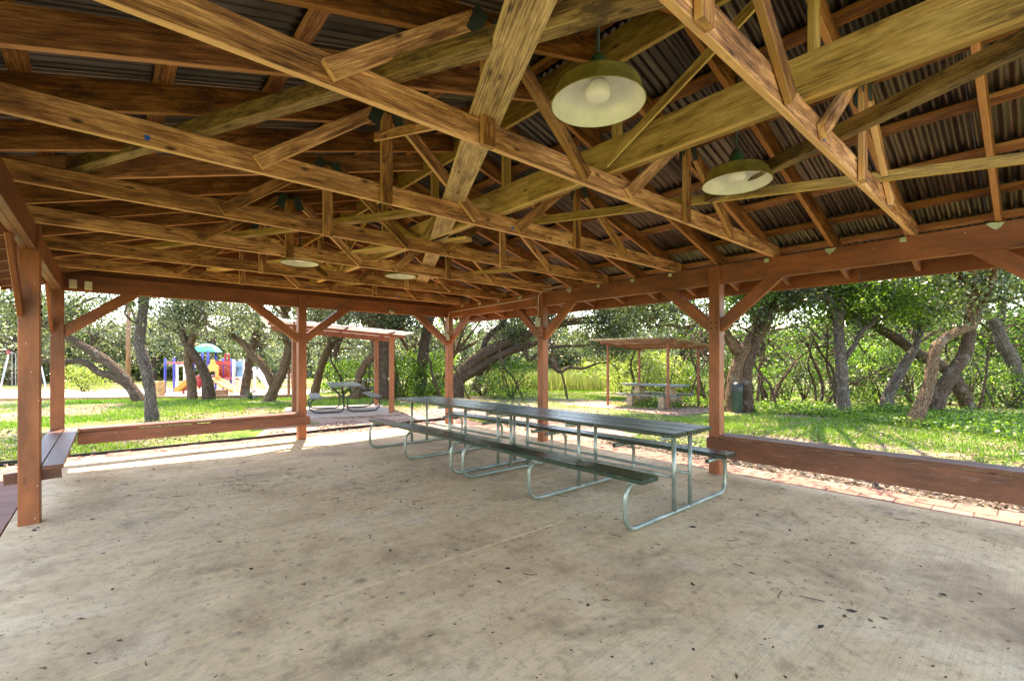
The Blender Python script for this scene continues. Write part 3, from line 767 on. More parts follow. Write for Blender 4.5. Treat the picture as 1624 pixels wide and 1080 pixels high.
# ------------------------------------------------------------------ shelter beyond the back wall (timber posts, sloping sheet roof)
A = Vector((math.sin(R(16)), math.cos(R(16)), 0)); B = Vector((A.y, -A.x, 0))
def shelter1():
    o0 = Vector((5.97, 11.95, 0)); g = gz(o0.x, o0.y)
    root = empty('park_shelter', (o0.x, o0.y, g), 'rust red lean-to shelter over a small table behind the back posts', 'shelter')
    pts = [o0, o0 + A * 2.65, o0 - B * 2.45, o0 - B * 2.45 + A * 2.65]
    hs = [2.10, 2.10, 2.10 + 2.45 * .077, 2.10 + 2.45 * .077]
    for q, h in zip(pts, hs): MB().board((q.x, q.y, g - .05), (q.x, q.y, h), .11, .11, (0, 1, 0)).build('post', 'red', root)
    def pt(a, b, dz): q = o0 + A * a - B * b; return (q.x, q.y, 2.14 + b * .077 + dz)
    for a in (.0, 1.32, 2.65): MB().board(pt(a, -.38, .0), pt(a, 3.05, .0), .045, .075).build('roof_beam', 'steelred', root)
    for b in (.0, 1.2, 2.45): MB().board(pt(-.45, b, .06), pt(3.1, b, .06), .045, .04).build('purlin', 'steelred', root)
    for k in range(5):
        a0 = -.55 + k * .74; n = 40; vs = []; fs = []
        for i in range(n + 1):
            a = a0 + i / n * .76; h = .098 + .012 * math.sin(i / n * 2 * math.pi * 9) + (k % 2) * .003
            vs += [pt(a, -.5, h), pt(a, 3.2, h)]
        fs = [(2 * i, 2 * i + 1, 2 * i + 3, 2 * i + 2) for i in range(n)]
        mb = MB(); mb._add(vs, fs, vs, .5); mb.build('roof_sheet', 'fibre', root)
    q = [o0 - A * .15 + B * .12, o0 + A * 2.9 + B * .12, o0 + A * 2.9 - B * 2.7, o0 - A * .15 - B * 2.7]
    sheet('concrete_pad', [(v.x, v.y) for v in q][::-1], g + .05, 'pad', 'pale concrete pad under the rust red shelter', .14)
    # tube framed table
    c0 = o0 - B * 1.15 + A * .55; zz = g + .05
    t = empty('picnic_table', (c0.x, c0.y, zz), 'small grey picnic table on curved black tube legs under the shelter', 'picnic table')
    def w(a, b, z): v = c0 + A * a + B * b; return (v.x, v.y, zz + z)
    for b in (-.28, 0, .28): MB().board(w(-.25, b, .76), w(1.65, b, .76), .27, .045).build('top_plank', 'tabletop', t)
    for b in (-.78, .78): MB().board(w(-.25, b, .45), w(1.65, b, .45), .27, .045).build('seat_plank', 'tabletop', t)
    for a in (.05, 1.35):
        for s in (-1, 1):
            pts = [(.34, .73), (.30, .66), (.10, .46), (.05, .38), (.05, .18)] + [(.05 + .13 - .13 * math.cos(R(x)), .16 - .13 * math.sin(R(x))) for x in (20, 50, 90)] + [(.65, .03), (.82, .05), (.92, .14), (.93, .26), (.86, .38), (.70, .43), (.62, .43)]
            MB().tube([w(a, s * x, z) for x, z in pts], .021, 8).build('leg', 'black', t, smooth=True)
M['tabletop'] = plain('grey_green_planks', (.11, .13, .125), .45, 0, .4, .2, 8)
shelter1()

# ------------------------------------------------------------------ block table and its open shelter
def block_table(c0, ang, label, scale=1.0, group=None):
    g = gz(c0.x, c0.y); root = empty('picnic_table', (c0.x, c0.y, g), label, 'picnic table', group)
    ca, sa = math.cos(ang), math.sin(ang)
    def w(a, b, z): return (c0.x + (a * ca - b * sa) * scale, c0.y + (a * sa + b * ca) * scale, g + z * scale)
    def blk(a, b, z0, z1, sa_, sb_, nm, mat='block'):
        MB().board(w(a - sa_ / 2, b, (z0 + z1) / 2), w(a + sa_ / 2, b, (z0 + z1) / 2), sb_ * scale, (z1 - z0) * scale).build(nm, mat, root)
    for a in (-.55, .55):
        for z in (0, .22, .44): blk(a, 0, z + .004, z + .216 + (.0 if z < .4 else .03), .20, .42, 'concrete_block')
        for b in (-.62, .62):
            for z in (0, .19): blk(a, b, z + .004, z + .186, .19, .28, 'concrete_block')
    blk(0, 0, .69, .745, 2.15, .72, 'table_top', 'tabletop')
    for b in (-.62, .62): blk(0, b, .385, .43, 2.15, .28, 'seat_plank', 'tabletop')
    return root
def shelter2():
    pts = [(12.92, 9.82), (13.25, 7.75), (14.80, 7.55), (14.55, 9.65)]; hs = [2.02, 2.02, 1.85, 1.85]
    g = gz(13.9, 8.7); root = empty('park_shelter', (13.9, 8.7, g), 'thin posted open shelter with corrugated roof over the block table', 'shelter')
    for (x, y), h in zip(pts, hs): MB().board((x, y, g - .1), (x, y, h), .065, .065, (0, 1, 0)).build('post', 'steelred', root)
    p = [Vector((x, y, h)) for (x, y), h in zip(pts, hs)]
    def q(a, b, dz):  # a along p0->p1, b along p0->p3
        return p[0] * (1 - a) * (1 - b) + p[1] * a * (1 - b) + p[2] * a * b + p[3] * (1 - a) * b + Vector((0, 0, dz))
    for b in (0, .5, 1): MB().board(q(-.14, b, .035), q(1.14, b, .035), .045, .07).build('roof_beam', 'steelred', root)
    for a in (0, 1): MB().board(q(a, -.18, -.02), q(a, 1.18, -.02), .045, .05).build('roof_beam', 'steelred', root)
    for k in range(4):
        n = 30; vs = []
        for i in range(n + 1):
            a = -.20 + (k + i / n * 1.03) * .35; h = .10 + .012 * math.sin(i / n * 2 * math.pi * 8) + (k % 2) * .004
            vs += [q(a, -.24, h), q(a, 1.28, h)]
        mb = MB(); mb._add(vs, [(2 * i, 2 * i + 1, 2 * i + 3, 2 * i + 2) for i in range(n)], vs, .5); mb.build('roof_sheet', 'rustsheet', root)
    block_table(Vector((13.95, 8.65, 0)), R(-83), 'concrete block picnic table with two benches under the thin posted shelter')
shelter2()
d, p = gnd(597, 629); block_table(p, R(-40), 'low concrete block picnic table half hidden behind the big trunks')

# trash can
d, p = gnd(1169, 655); g = gz(p.x, p.y)
t = empty('trash_can', (p.x, p.y, g), 'dark green trash can beside the thick double trunk', 'trash can')
MB().lathe([(.12, 0), (.135, .02), (.15, .60), (.16, .62), (.16, .65)], (p.x, p.y, g), 20).build('barrel', 'bin', t, smooth=True)
MB().lathe([(.17, .64), (.17, .70), (.15, .82), (.09, .89), (.001, .91)], (p.x, p.y, g), 20).build('lid', 'binlid', t, smooth=True)

# ------------------------------------------------------------------ playground
def playset():
    D = 24.5
    c0 = at(352, 600, D); g = gz(c0.x, c0.y)
    root = empty('playground_set', (c0.x, c0.y, g), 'colourful climbing set with green roof, red panels and yellow slides', 'playground')
    def w(u, z, dd=0.0):     # u: photo column, z height, dd depth offset
        q = at(u, HOR, D + dd); return Vector((q.x, q.y, g + z))
    def post(u, h, dd, mat, r=.055): MB().tube([w(u, -.05, dd), w(u, h, dd)], r, 10).build('post', mat, root, smooth=True)
    for u, h, dd in ((262, 1.80, -.3), (276, 1.80, .6), (307, 1.80, .0), (321, 2.2, .9), (330, 2.2, -.6), (342, 2.2, .6), (354, 1.78, -.3), (366, 1.78, .4)): post(u, h, dd, 'blue')
    # green roof: flared pyramid
    cr = w(328, 2.12, .2); rt = MB(); ux = RT; uy = FW
    rings = [(.62, 0), (.56, .09), (.42, .28), (.20, .42), (.02, .46)]
    vs = []; fs = []
    for r_, z in rings:
        for k in range(4):
            a = math.pi / 4 + k * math.pi / 2 + .25
            vs.append(cr + ux * (r_ * 1.3 * math.cos(a)) + uy * (r_ * 1.3 * math.sin(a)) + Vector((0, 0, z)))
    for i in range(4):
        for k in range(4): fs.append((i * 4 + k, i * 4 + (k + 1) % 4, i * 4 + 4 + (k + 1) % 4, i * 4 + 4 + k))
    rt._add(vs, fs, vs, .5); rt.build('roof', 'grn', root)
    # decks
    for u0, u1, z in ((322, 342, .85), (342, 368, .70)):
        MB().board(w(u0, z), w(u1, z), 1.2, .06).build('deck', 'maroon', root)
    # overhead ladder between left posts
    for dd in (-.25, .55): MB().tube([w(262, 1.55, dd), w(322, 1.55, dd)], .03, 8).build('rail', 'redp', root, smooth=True)
    for k in range(9): MB().tube([w(265 + k * 6.5, 1.55, -.25), w(265 + k * 6.5, 1.55, .55)], .02, 6).build('rung', 'redp', root, smooth=True)
    for u in (281, 293): MB().board(w(u, .1, .4), w(u, 1.42, .4), .05, .13, RT).build('panel_post', 'whitep', root)
    MB().board(w(279, 1.42, .4), w(318, 1.42, .4), .05, .10).build('header', 'whitep', root)
    # red railing panels with bars
    for u0, u1, dd in ((343, 354, -.35), (355, 366, -.35)):
        MB().board(w(u0, 1.55, dd), w(u1, 1.55, dd), .05, .18).build('panel', 'redp', root)
        MB().board(w(u0, .80, dd), w(u1, .80, dd), .05, .10).build('panel', 'redp', root)
        for k in range(5):
            u = u0 + 1 + k * (u1 - u0 - 2) / 4
            MB().tube([w(u, .8, dd), w(u, 1.55, dd)], .022, 6).build('bar', 'redp', root, smooth=True)
    MB().tube([w(357, 1.6), w(357, 1.95), w(360, 2.05), w(363, 1.95), w(363, 1.6)], .05, 8).build('arch', 'redp', root, smooth=True)
    # yellow hooded slide
    hood = [(-.24, 0), (.24, 0), (.24, .62), (.14, .78), (.10, .98), (-.10, .98), (-.14, .78), (-.24, .62)]
    hp = w(337, .62, -.65)
    MB().prism([(-.3, 0), (-.13, 0), (-.13, .5), (.13, .5), (.13, 0), (.3, 0), (.3, .75), (.14, .88), (.10, 1.12), (-.10, 1.12), (-.14, .88), (-.3, .75)], hp, RT, (0, 0, 1), FW, .06).build('slide_hood', 'yel', root)
    def slide(path, wd, mat, name='slide'):
        mb = MB(); vs = []; fs = []
        for q, side in path:
            for s, h in ((-1, .16), (-.8, .16), (-.7, 0), (.7, 0), (.8, .16), (1, .16)): vs.append(q + side * (s * wd) + Vector((0, 0, h)))
        for i in range(len(path) - 1):
            for k in range(5): fs.append((i * 6 + k, i * 6 + k + 1, i * 6 + 7 + k, i * 6 + 6 + k))
        mb._add(vs, fs, vs, .5); mb.build(name, mat, root, smooth=True)
    sdir = (RT * .35 + FW * .9).normalized()
    slide([(w(336 + 40 * t, .70 * (1 - t) ** 1.3 + .10, -.7 - 1.2 * t), sdir) for t in [i / 8 for i in range(9)]], .27, 'yel')
    slide([(w(304 - 22 * t, .50 * (1 - t) ** 1.3 + .12, -.9 - .5 * t), sdir) for t in [i / 6 for i in range(7)]], .25, 'yel')
    MB().board(w(284, .18, -.9), w(302, .24, -.9), .5, .16).build('slide_base', 'maroon', root)
    MB().tube([w(291, 0, -1.1), w(291, .42, -1.1)], .05, 8).build('post', 'redp', root, smooth=True)
    MB().lathe([(.02, .0), (.16, .25), (.2, .5), (.18, .7), (.05, .72)], w(316, .2, -.3), 12).build('spinner', 'redp', root, smooth=True)
    # white tower with pale blue panels and ladder
    for u, h, dd in ((371, 1.75, -.3), (381, 1.75, .3), (388, 1.75, -.3), (404, 1.35, .3)): MB().board(w(u, 0, dd), w(u, h, dd), .13, .13, RT).build('tower_post', 'whitep', root)
    for u0, u1, z in ((372, 387, 1.38), (376, 388, 1.1)): MB().board(w(u0, z, -.1), w(u1, z, -.1), .06, .52).build('panel', 'lblue', root)
    for z in (.3, .55, .8): MB().board(w(372, z, -.32), w(386, z, -.32), .1, .07).build('step', 'whitep', root)
    slide([(w(404 + 22 * t, .95 * (1 - t) + .25, .2 - .2 * t), sdir) for t in [i / 4 for i in range(5)]], .25, 'whitep')
playset()
d, p = gnd(250, 629); g = gz(p.x, p.y)
def rough_block(name, p, sx, sy, sz, mat, label, cat, rz=0.):
    import bmesh
    bm = bmesh.new(); bmesh.ops.create_cube(bm, size=1); bmesh.ops.bevel(bm, geom=bm.edges[:], offset=.06, segments=1)
    bmesh.ops.subdivide_edges(bm, edges=bm.edges[:], cuts=3, use_grid_fill=True)
    for v in bm.verts:
        v.co += Vector((random.gauss(0, .012), random.gauss(0, .012), random.gauss(0, .012))); v.co = Vector((v.co.x * sx, v.co.y * sy, (v.co.z + .48) * sz))
    me = bpy.data.meshes.new(name); bm.to_mesh(me); bm.free(); me.materials.append(M[mat])
    o = bpy.data.objects.new(name, me); col.objects.link(o); o.location = p; o.rotation_euler.z = rz
    return tag(o, label, cat)
rough_block('stone_block', (p.x, p.y, g), .42, .4, .72, 'rock', 'upright golden limestone block beside the speckled trunk', 'stone', -.7)
d, p = gnd(350, 628); rough_block('stone_block', (p.x, p.y, gz(p.x, p.y)), .5, .35, .3, 'stone', 'low brown stone block in front of the yellow slide', 'stone', -.6)
# swing set on the left edge
def swings():
    D = 24.0; g = gz(*at(20, 571, D).xy); c0 = at(45, 571, D)
    root = empty('swing_set', (c0.x, c0.y, g), 'grey steel swing set with red corner joints half hidden by the nearest post', 'swing set')
    def w(u, z, dd=0.): q = at(u, HOR, D + dd); return (q.x, q.y, g + z)
    zt = 2.15
    MB().tube([w(14, zt, 0), w(60, zt, .0)], .04, 8).build('top_bar', 'galvp', root, smooth=True)
    for u in (14, 60):
        e = -16 if u < 20 else 16
        for dd in (-.9, .9): MB().tube([w(u, zt, 0), w(u + e, -.05, dd)], .035, 8).build('leg', 'galvp', root, smooth=True)
        MB().tube([w(u - 2, zt + .03, 0), w(u + 2, zt + .03, 0)], .085, 8).build('corner_joint', 'redp', root, smooth=True)
    for u in (9 + 13, 46):
        s = MB().board(w(u - 3, .45), w(u + 3, .45), .16, .03).build('swing_seat', 'black', root)
        for q in (-3, 3): MB().tube([w(u + q, zt), w(u + q, .45)], .012, 5).build('chain', 'galvp', s)
M['galvp'] = plain('pale_steel', (.36, .40, .42), .35, .5)
swings()
# utility pole and climbing grid
D = 31; q = at(203, 571, D); g = gz(q.x, q.y)
tag(MB().tube([(q.x, q.y, g), (q.x + .02, q.y, g + 3.6), (q.x + .05, q.y, g + 7)], [.14, .125, .10], 10).build('utility_pole', 'pole', org=(q.x, q.y, g), smooth=True), 'brown wooden utility pole standing behind the leaning double trunk', 'pole')
d, q = gnd(458, 628); g = gz(q.x, q.y)
tag(MB().tube([(q.x, q.y, g), (q.x, q.y, g + 1.6), (q.x + .02, q.y, g + 2.9)], [.06, .055, .05], 8).build('wooden_pole', 'pole', org=(q.x, q.y, g), smooth=True), 'thin straight wooden pole left of the middle back post', 'pole')
D = 22; c0 = at(462, 571, D); g = gz(c0.x, c0.y)
rk = empty('climbing_frame', (c0.x, c0.y, g), 'pale wire climbing frame with red panel seen past the middle post', 'climbing frame')
def w2(u, z, dd=0.): q = at(u, HOR, D + dd); return (q.x, q.y, g + z)
for k in range(6): MB().tube([w2(450 + k * 5, .0), w2(450 + k * 5, 1.0)], .016, 6).build('bar', 'whitep', rk, smooth=True)
for k in range(4): MB().tube([w2(449, .2 + k * .26), w2(477, .2 + k * .26)], .016, 6).build('rail', 'whitep', rk, smooth=True)
MB().board(w2(462, .85, .5), w2(476, .85, .5), .06, .75).build('panel', 'redp', rk)
# far fence on the left
D = 46; a = at(-40, 571, D); b_ = at(135, 571, D); fr = empty('board_fence', (a.x, a.y, gz(a.x, a.y)), 'low grey board fence far behind the swing set', 'fence')
n = 60; bm_ = MB(); bm_.board((0, 0, 0), (0, 0, 1.5), .13, .03, (0, 1, 0)); bme = bm_.mesh('fence_board', M['grey'])
for i in range(n):
    q = a.lerp(b_, i / (n - 1)); o = bpy.data.objects.new('fence_board', bme); col.objects.link(o); o.parent = fr
    o.location = (q.x - a.x, q.y - a.y, random.uniform(-.02, .02))

# ------------------------------------------------------------------ vegetation
def limb_pts(p, d, L, n, bend, up):
    pts = [Vector(p)]; d = Vector(d).normalized()
    for i in range(n):
        d = (d + Vector((random.gauss(0, bend), random.gauss(0, bend), random.gauss(up, bend * .7)))).normalized()
        pts.append(pts[-1] + d * (L / n))
    return pts, d
def spline(pts, rad, sub=3):
    out, ro = [], []; n = len(pts)
    for i in range(n - 1):
        p0, p1, p2, p3 = pts[max(i - 1, 0)], pts[i], pts[i + 1], pts[min(i + 2, n - 1)]
        for k in range(sub):
            t = k / sub
            out.append(.5 * ((2 * p1) + (p2 - p0) * t + (2 * p0 - 5 * p1 + 4 * p2 - p3) * t * t + (3 * p1 - p0 - 3 * p2 + p3) * t ** 3))
            ro.append(rad[i] * (1 - t) + rad[i + 1] * t)
    out.append(pts[-1]); ro.append(rad[-1]); return out, ro
def crown_leaves(name, clusters, per, rad, size, mat, root, droop=.25):
    K = np.array([list(c) for c in clusters]); n = len(K)
    C = np.repeat(K, per, 0) + rng.normal(size=(n * per, 3)) * np.array([rad, rad, rad * .62])
    L = size * rng.uniform(.7, 1.35, len(C)); base = np.repeat(rng.normal(0, .27, n), per)
    vals = np.clip(rng.normal(.42, .17, len(C)) + base, 0, 1)
    org = np.array(root.location)
    return leaves_obj(name, C, L, L * .52, mat, root, org, 0, droop, vals)
def oak(label, paths, bark='bark', mat='oak', per=34, size=.085, minz=2.5, up=.10, group=None, dens=1.0, canopy=()):
    (u, v, r) = paths[0][0][:3]; D, base = gnd(u, v)
    root = empty('oak_tree', (base.x, base.y, gz(base.x, base.y)), label, 'tree', group)
    tr = MB(); tips = []
    for pi, path in enumerate(paths):
        wob = random.uniform(-.25, .25) if pi else 0
        pts, rad = [], []
        for i, q in enumerate(path):
            dd = (q[3] if len(q) > 3 else 0) + wob * (i / max(1, len(path) - 1))
            pts.append(at(q[0], q[1], D + dd)); rad.append(q[2] / FPX * D)
        if pi == 0:
            pts.insert(0, pts[0] - Vector((0, 0, .15))); rad.insert(0, rad[0] * 1.35); rad[1] *= 1.08
        a, b = spline(pts, rad, 4)
        b = [x * (1 + random.uniform(-.07, .07)) for x in b]
        tr.tube(a, b, 10, True, .06)
        e = pts[-1]; dirv = (pts[-1] - pts[-2]).normalized(); tips.append((e, dirv, rad[-1], 3 if pi == 0 else 2))
        # side limbs on the upper half
        for k in range(int(2 * dens) if len(a) > 12 else 1):
            i = random.randrange(len(a) * 2 // 3, len(a) - 1)
            if a[i].z > 1.9:
                dv = Vector((random.gauss(0, 1), random.gauss(0, 1), random.uniform(.0, .8))); tips.append((a[i], dv, b[i] * .5, 1))
    clusters = []
    for e, dv, r0, lv in tips:
        nb = {3: 5, 2: 4, 1: 2}[lv]
        nb = max(1, int(nb * dens))
        for k in range(nb):
            d0 = (dv * .7 + Vector((random.gauss(0, .75), random.gauss(0, .75), random.uniform(-.15, .75))))
            L = random.uniform(1.1, 2.0) * (1.1 if lv == 3 else .85)
            pts, dl = limb_pts(e, d0, L, 5, .28, up)
            rr = max(.02, min(r0 * .6, .07)); rs = [rr * (1 - .7 * i / 5) for i in range(6)]
            tr.tube(pts, rs, 6, False)
            for j in (2, 3, 4, 5):
                for _ in range(2 if j > 2 else 1):
                    d1 = dl * .5 + Vector((random.gauss(0, .8), random.gauss(0, .8), random.gauss(-.05, .5)))
                    tw, _d = limb_pts(pts[j], d1, random.uniform(.5, 1.05), 4, .35, -.02)
                    tr.tube(tw, [.012, .010, .008, .006, .004], 4, False)
                    clusters += [tw[1].lerp(tw[2], .5), tw[3], tw[4]]
    clusters = [q for q in clusters if q.z > minz + random.uniform(-.3, .3)]
    top = max((t[0] for t in tips), key=lambda q: q.z)
    for (x, y, z, r0) in [(top.x, top.y, max(top.z + 1.2, 4.2), 2.0)] + list(canopy):
        cc = Vector((x, y, z)); n0 = int(34 * r0)
        for k in range(n0):
            a = random.uniform(0, 6.283); q = r0 * math.sqrt(random.random())
            clusters.append(cc + Vector((math.cos(a) * q, math.sin(a) * q, random.gauss(0, .45))))
        for k in range(5):
            e = clusters[-1 - random.randrange(n0)]; m = top.lerp(e, .5) + Vector((random.gauss(0, .3), random.gauss(0, .3), .5))
            a_, b_ = spline([top, m, e], [.075, .05, .015], 4); tr.tube(a_, b_, 6, False)
    tr.build('trunk', bark, root, smooth=True)
    crown_leaves('crown', clusters, per, .23, size * 1.1, mat, root)
    return root

oak('speckled leaning trunk nearest on the left, beside the corner post', [[(241, 668, 9), (238, 620, 8), (230, 580, 8), (221, 545, 7.5), (225, 505, 7), (229, 470, 6.5), (233, 420, 6, .3)]], 'bark3', canopy=((1.2, 13.0, 4.8, 2.0), (4.2, 13.6, 5.0, 1.8), (-1.0, 15.0, 5, 2.0)))
oak('low double trunked oak leaning left over the sand', [[(222, 637, 9), (203, 607, 7), (185, 586, 7), (160, 566, 7), (135, 551, 6), (108, 535, 5), (70, 515, 4)], [(220, 632, 8), (204, 613, 6), (180, 597, 6), (158, 591, 5), (140, 578, 5), (122, 573, 4), (90, 575, 4), (55, 570, 3)]], 'bark')
oak('left one of two close trunks in front of the playground', [[(305, 634, 7), (304, 605, 7), (299, 578, 6), (300, 553, 6), (308, 528, 5), (315, 495, 5), (314, 460, 4)]], 'bark2', 'oakpale')
oak('thick trunk bending left in front of the green playground roof', [[(331, 634, 9), (329, 606, 8), (320, 582, 7), (306, 560, 6.5), (294, 543, 5.5), (286, 518, 5), (278, 480, 4)]], 'bark', 'oakpale')
oak('oak with a forked upright trunk behind the yucca', [[(387, 627, 6.5), (393, 592, 6), (396, 566, 5.5), (404, 540, 6), (412, 512, 6), (411, 475, 5)]], 'bark', 'oakpale')
oak('crooked oak with a limb reaching left, next to the yucca', [[(426, 636, 9), (437, 613, 8), (448, 590, 7), (455, 566, 7), (458, 548, 6), (452, 532, 5), (453, 500, 5)], [(433, 614, 6), (425, 592, 6), (412, 574, 6), (400, 563, 6), (384, 543, 5), (362, 530, 4), (334, 518, 3)], [(455, 563, 3), (466, 549, 3), (479, 535, 3), (495, 520, 2)]], 'bark2', 'oakpale')
oak('slim tan trunk leaning right behind the shelter\'s left end', [[(498, 628, 7), (504, 602, 6), (511, 577, 6), (520, 556, 6), (528, 541, 5.5), (541, 512, 5), (556, 480, 4)], [(523, 552, 4), (521, 530, 4), (512, 505, 3)]], 'bark2', 'oakpale')
oak('curved trunk rising from behind the small grey table', [[(564, 634, 7), (567, 606, 6), (574, 586, 6), (585, 571, 6), (594, 561, 5), (593, 545, 5), (588, 515, 5)]], 'bark2', 'oakpale')
oak('very thick dark trunk behind the shelter posts', [[(608, 633, 13), (605, 602, 11), (608, 572, 10), (604, 547, 9.5), (601, 512, 9), (597, 470, 9)], [(606, 560, 5), (620, 520, 5), (640, 500, 5), (650, 480, 4)]], 'bark', 'oak')
oak('straight trunk just right of the shelter\'s front post', [[(632, 630, 8), (626, 600, 7), (621, 570, 7), (619, 540, 7), (622, 500, 6)]], 'bark2', 'oak')
oak('thin snaking trunk between shelter and corner post', [[(642, 621, 4.5), (651, 601, 4), (655, 577, 4), (649, 556, 4), (637, 538, 3), (628, 515, 3)]], 'bark2', 'oakpale')
oak('stout straight trunk left of the back right corner post', [[(664, 628, 9.5), (667, 596, 9), (671, 562, 8.5), (676, 530, 8), (683, 497, 7.5), (690, 460, 7)]], 'bark', 'oakpale')
oak('small stooped trunk close to the corner post', [[(684, 624, 5), (688, 606, 5), (697, 592, 4), (708, 580, 3), (722, 560, 3)]], 'bark2', 'bright', minz=3.2)
oak('great oak arching low to the right behind the far posts', [[(724, 630, 12), (727, 602, 10.5), (740, 581, 9.5), (765, 563, 9), (790, 549, 8), (820, 537, 7), (850, 525, 6.5), (885, 512, 5), (930, 505, 4), (975, 500, 3)], [(728, 602, 9), (754, 587, 8), (788, 566, 7), (818, 553, 6), (846, 546, 4), (870, 528, 3)], [(760, 595, 6, .5), (770, 540, 5, .8), (800, 510, 5, 1.0), (790, 480, 4, 1.0)],
     [(832, 550, 3.5), (838, 572, 3), (852, 562, 2.5), (868, 566, 3), (878, 582, 3), (888, 590, 2.8), (902, 583, 2.3), (925, 584, 2), (947, 576, 1.8)], [(872, 520, 3.5), (905, 514, 3), (935, 511, 2.5), (970, 512, 2)], [(860, 555, 3), (890, 549, 2.6), (930, 548, 2.3), (960, 541, 2)]], 'bark', 'oak', 42, .09, 1.75, canopy=((9.5, 11.5, 5.2, 2.2), (7.2, 11.8, 5.0, 1.8)))
oak('dark leaning trunk in the shade under the great arching oak', [[(752, 622, 8), (762, 598, 8), (776, 577, 7), (795, 562, 6), (815, 545, 5)]], 'bark', 'bright', minz=3.6)
oak('massive forked oak behind the tall right hand post', [[(1166, 653, 14), (1166, 612, 13), (1173, 577, 12), (1190, 546, 12), (1209, 517, 11), (1221, 490, 10), (1216, 462, 8)], [(1170, 560, 8), (1142, 517, 7), (1112, 501, 5.5), (1076, 493, 4.5), (1040, 489, 3.5), (1000, 480, 2.5)], [(1218, 492, 4), (1238, 491, 3), (1262, 487, 3), (1277, 474, 3), (1300, 468, 2.5)], [(1120, 505, 3), (1085, 520, 3), (1060, 515, 2.4), (1030, 520, 2)]], 'bark2', 'oak', minz=2.2, canopy=((9.2, 7.4, 5.0, 2.0), (8.0, 4.6, 4.8, 1.9), (10.6, 4.6, 5.2, 2.2)))
oak('shorter trunk standing against the massive forked oak', [[(1186, 654, 10), (1184, 612, 8.5), (1186, 582, 8), (1196, 552, 7), (1200, 520, 6)]], 'bark', 'oak')
oak('upright grey trunk alone in the middle of the right opening', [[(1338, 657, 9.5), (1337, 620, 8.5), (1334, 580, 8), (1331, 540, 8), (1330, 506, 8), (1336, 480, 7), (1337, 445, 6)], [(1329, 506, 7), (1316, 476, 7), (1287, 464, 6), (1243, 461, 5), (1200, 455, 4)], [(1340, 570, 4), (1356, 545, 4), (1368, 525, 4), (1385, 513, 3)]], 'bark3', 'bright')
oak('short grey leaning trunk between the two right hand thickets', [[(1404, 649, 8.5), (1413, 616, 8), (1428, 591, 7), (1441, 568, 7), (1453, 548, 5), (1460, 520, 4)]], 'bark3', 'bright')
oak('long low trunk arching left across the right opening', [[(1536, 648, 10), (1522, 615, 9.5), (1505, 591, 9), (1486, 576, 8.5), (1456, 561, 8), (1420, 536, 7.5), (1385, 515, 6.5), (1350, 495, 5.5), (1320, 470, 5)], [(1400, 524, 4), (1375, 505, 4), (1345, 505, 3)]], 'bark', 'oak')
oak('sunlit tan trunk with an elbow, nearest in the right opening', [[(1446, 677, 11), (1462, 641, 9), (1474, 606, 9), (1480, 572, 8), (1484, 553, 8), (1499, 536, 7), (1530, 521, 6.5), (1547, 512, 6), (1560, 480, 5)]], 'bark2', 'oak', canopy=((9.0, 2.4, 4.8, 1.8),))
oak('thick curved trunk forking high, right of the elbowed one', [[(1482, 658, 12), (1490, 626, 11), (1510, 592, 10), (1530, 561, 9), (1538, 521, 8.5), (1541, 490, 8.5), (1551, 460, 7), (1563, 428, 6)], [(1545, 480, 6), (1570, 455, 5.5), (1586, 428, 5)], [(1540, 482, 5), (1536, 452, 5), (1534, 428, 4)]], 'bark', 'bright')
oak('grey trunk at the right edge leaning up to the left', [[(1621, 648, 9), (1613, 604, 8), (1606, 572, 9), (1590, 546, 9), (1580, 516, 8), (1554, 487, 6.5), (1517, 462, 5), (1480, 452, 5), (1432, 455, 4), (1400, 462, 3)], [(1590, 510, 4), (1592, 480, 3), (1596, 460, 3)]], 'bark3', 'oak')

# background oaks: trunk, a few limbs and a wide low crown each
def far_oak(u, D, h, wd, mat, label, group, low=.22, size=.13, ncl=150, per=34):
    q = at(u, HOR, D); g = gz(q.x, q.y)
    root = empty('oak_tree', (q.x, q.y, g), label, 'tree', group)
    tr = MB(); base = Vector((q.x, q.y, g)); top = base + Vector((random.uniform(-.6, .6), random.uniform(-.6, .6), h * .55))
    pts = [base - Vector((0, 0, .2)), base + Vector((random.uniform(-.15, .15), 0, h * .2)), base.lerp(top, .6) + Vector((random.uniform(-.3, .3), 0, 0)), top]
    a, b = spline(pts, [.24, .19, .15, .08], 3); tr.tube(a, b, 8, False)
    cl = []
    for k in range(ncl):
        th = random.uniform(0, 2 * math.pi); ph = random.uniform(-1, 1); rr = random.uniform(.45, 1.0) ** .6
        hz = low + (1 - low) * (.5 + .5 * ph)
        w = math.sqrt(max(.05, 1 - (ph * .85) ** 2)) * rr * wd * random.uniform(.75, 1.12)
        cl.append(base + Vector((math.cos(th) * w, math.sin(th) * w, hz * h)))
    for k in range(14):
        e = cl[random.randrange(len(cl))]; s = pts[1].lerp(top, random.uniform(.3, 1))
        m = s.lerp(e, .5) + Vector((random.gauss(0, .25), random.gauss(0, .25), random.gauss(.1, .2)))
        a, b = spline([s, m, e], [.07, .045, .015], 3); tr.tube(a, b, 5, False)
    tr.build('trunk', 'bark', root, smooth=True)
    crown_leaves('crown', cl, per, .30, size, mat, root, .15)
L1 = ['at the left edge of the view', 'behind the swing set', 'behind the left corner post', 'behind the feathery light green bush', 'behind the golden stone block', 'directly behind the green playground roof', 'behind the white slide', 'behind the middle back post', 'above the small grey table', 'behind the rear post of the rust red shelter', 'behind the thin snaking trunk']
L2 = ['just right of the back right corner post', 'above the bushy foot of the arching oak', 'right of the second far post, above the meadow', 'left of the open shelter, beyond the meadow', 'directly behind the open shelter roof', 'behind the low right edge of the open shelter']
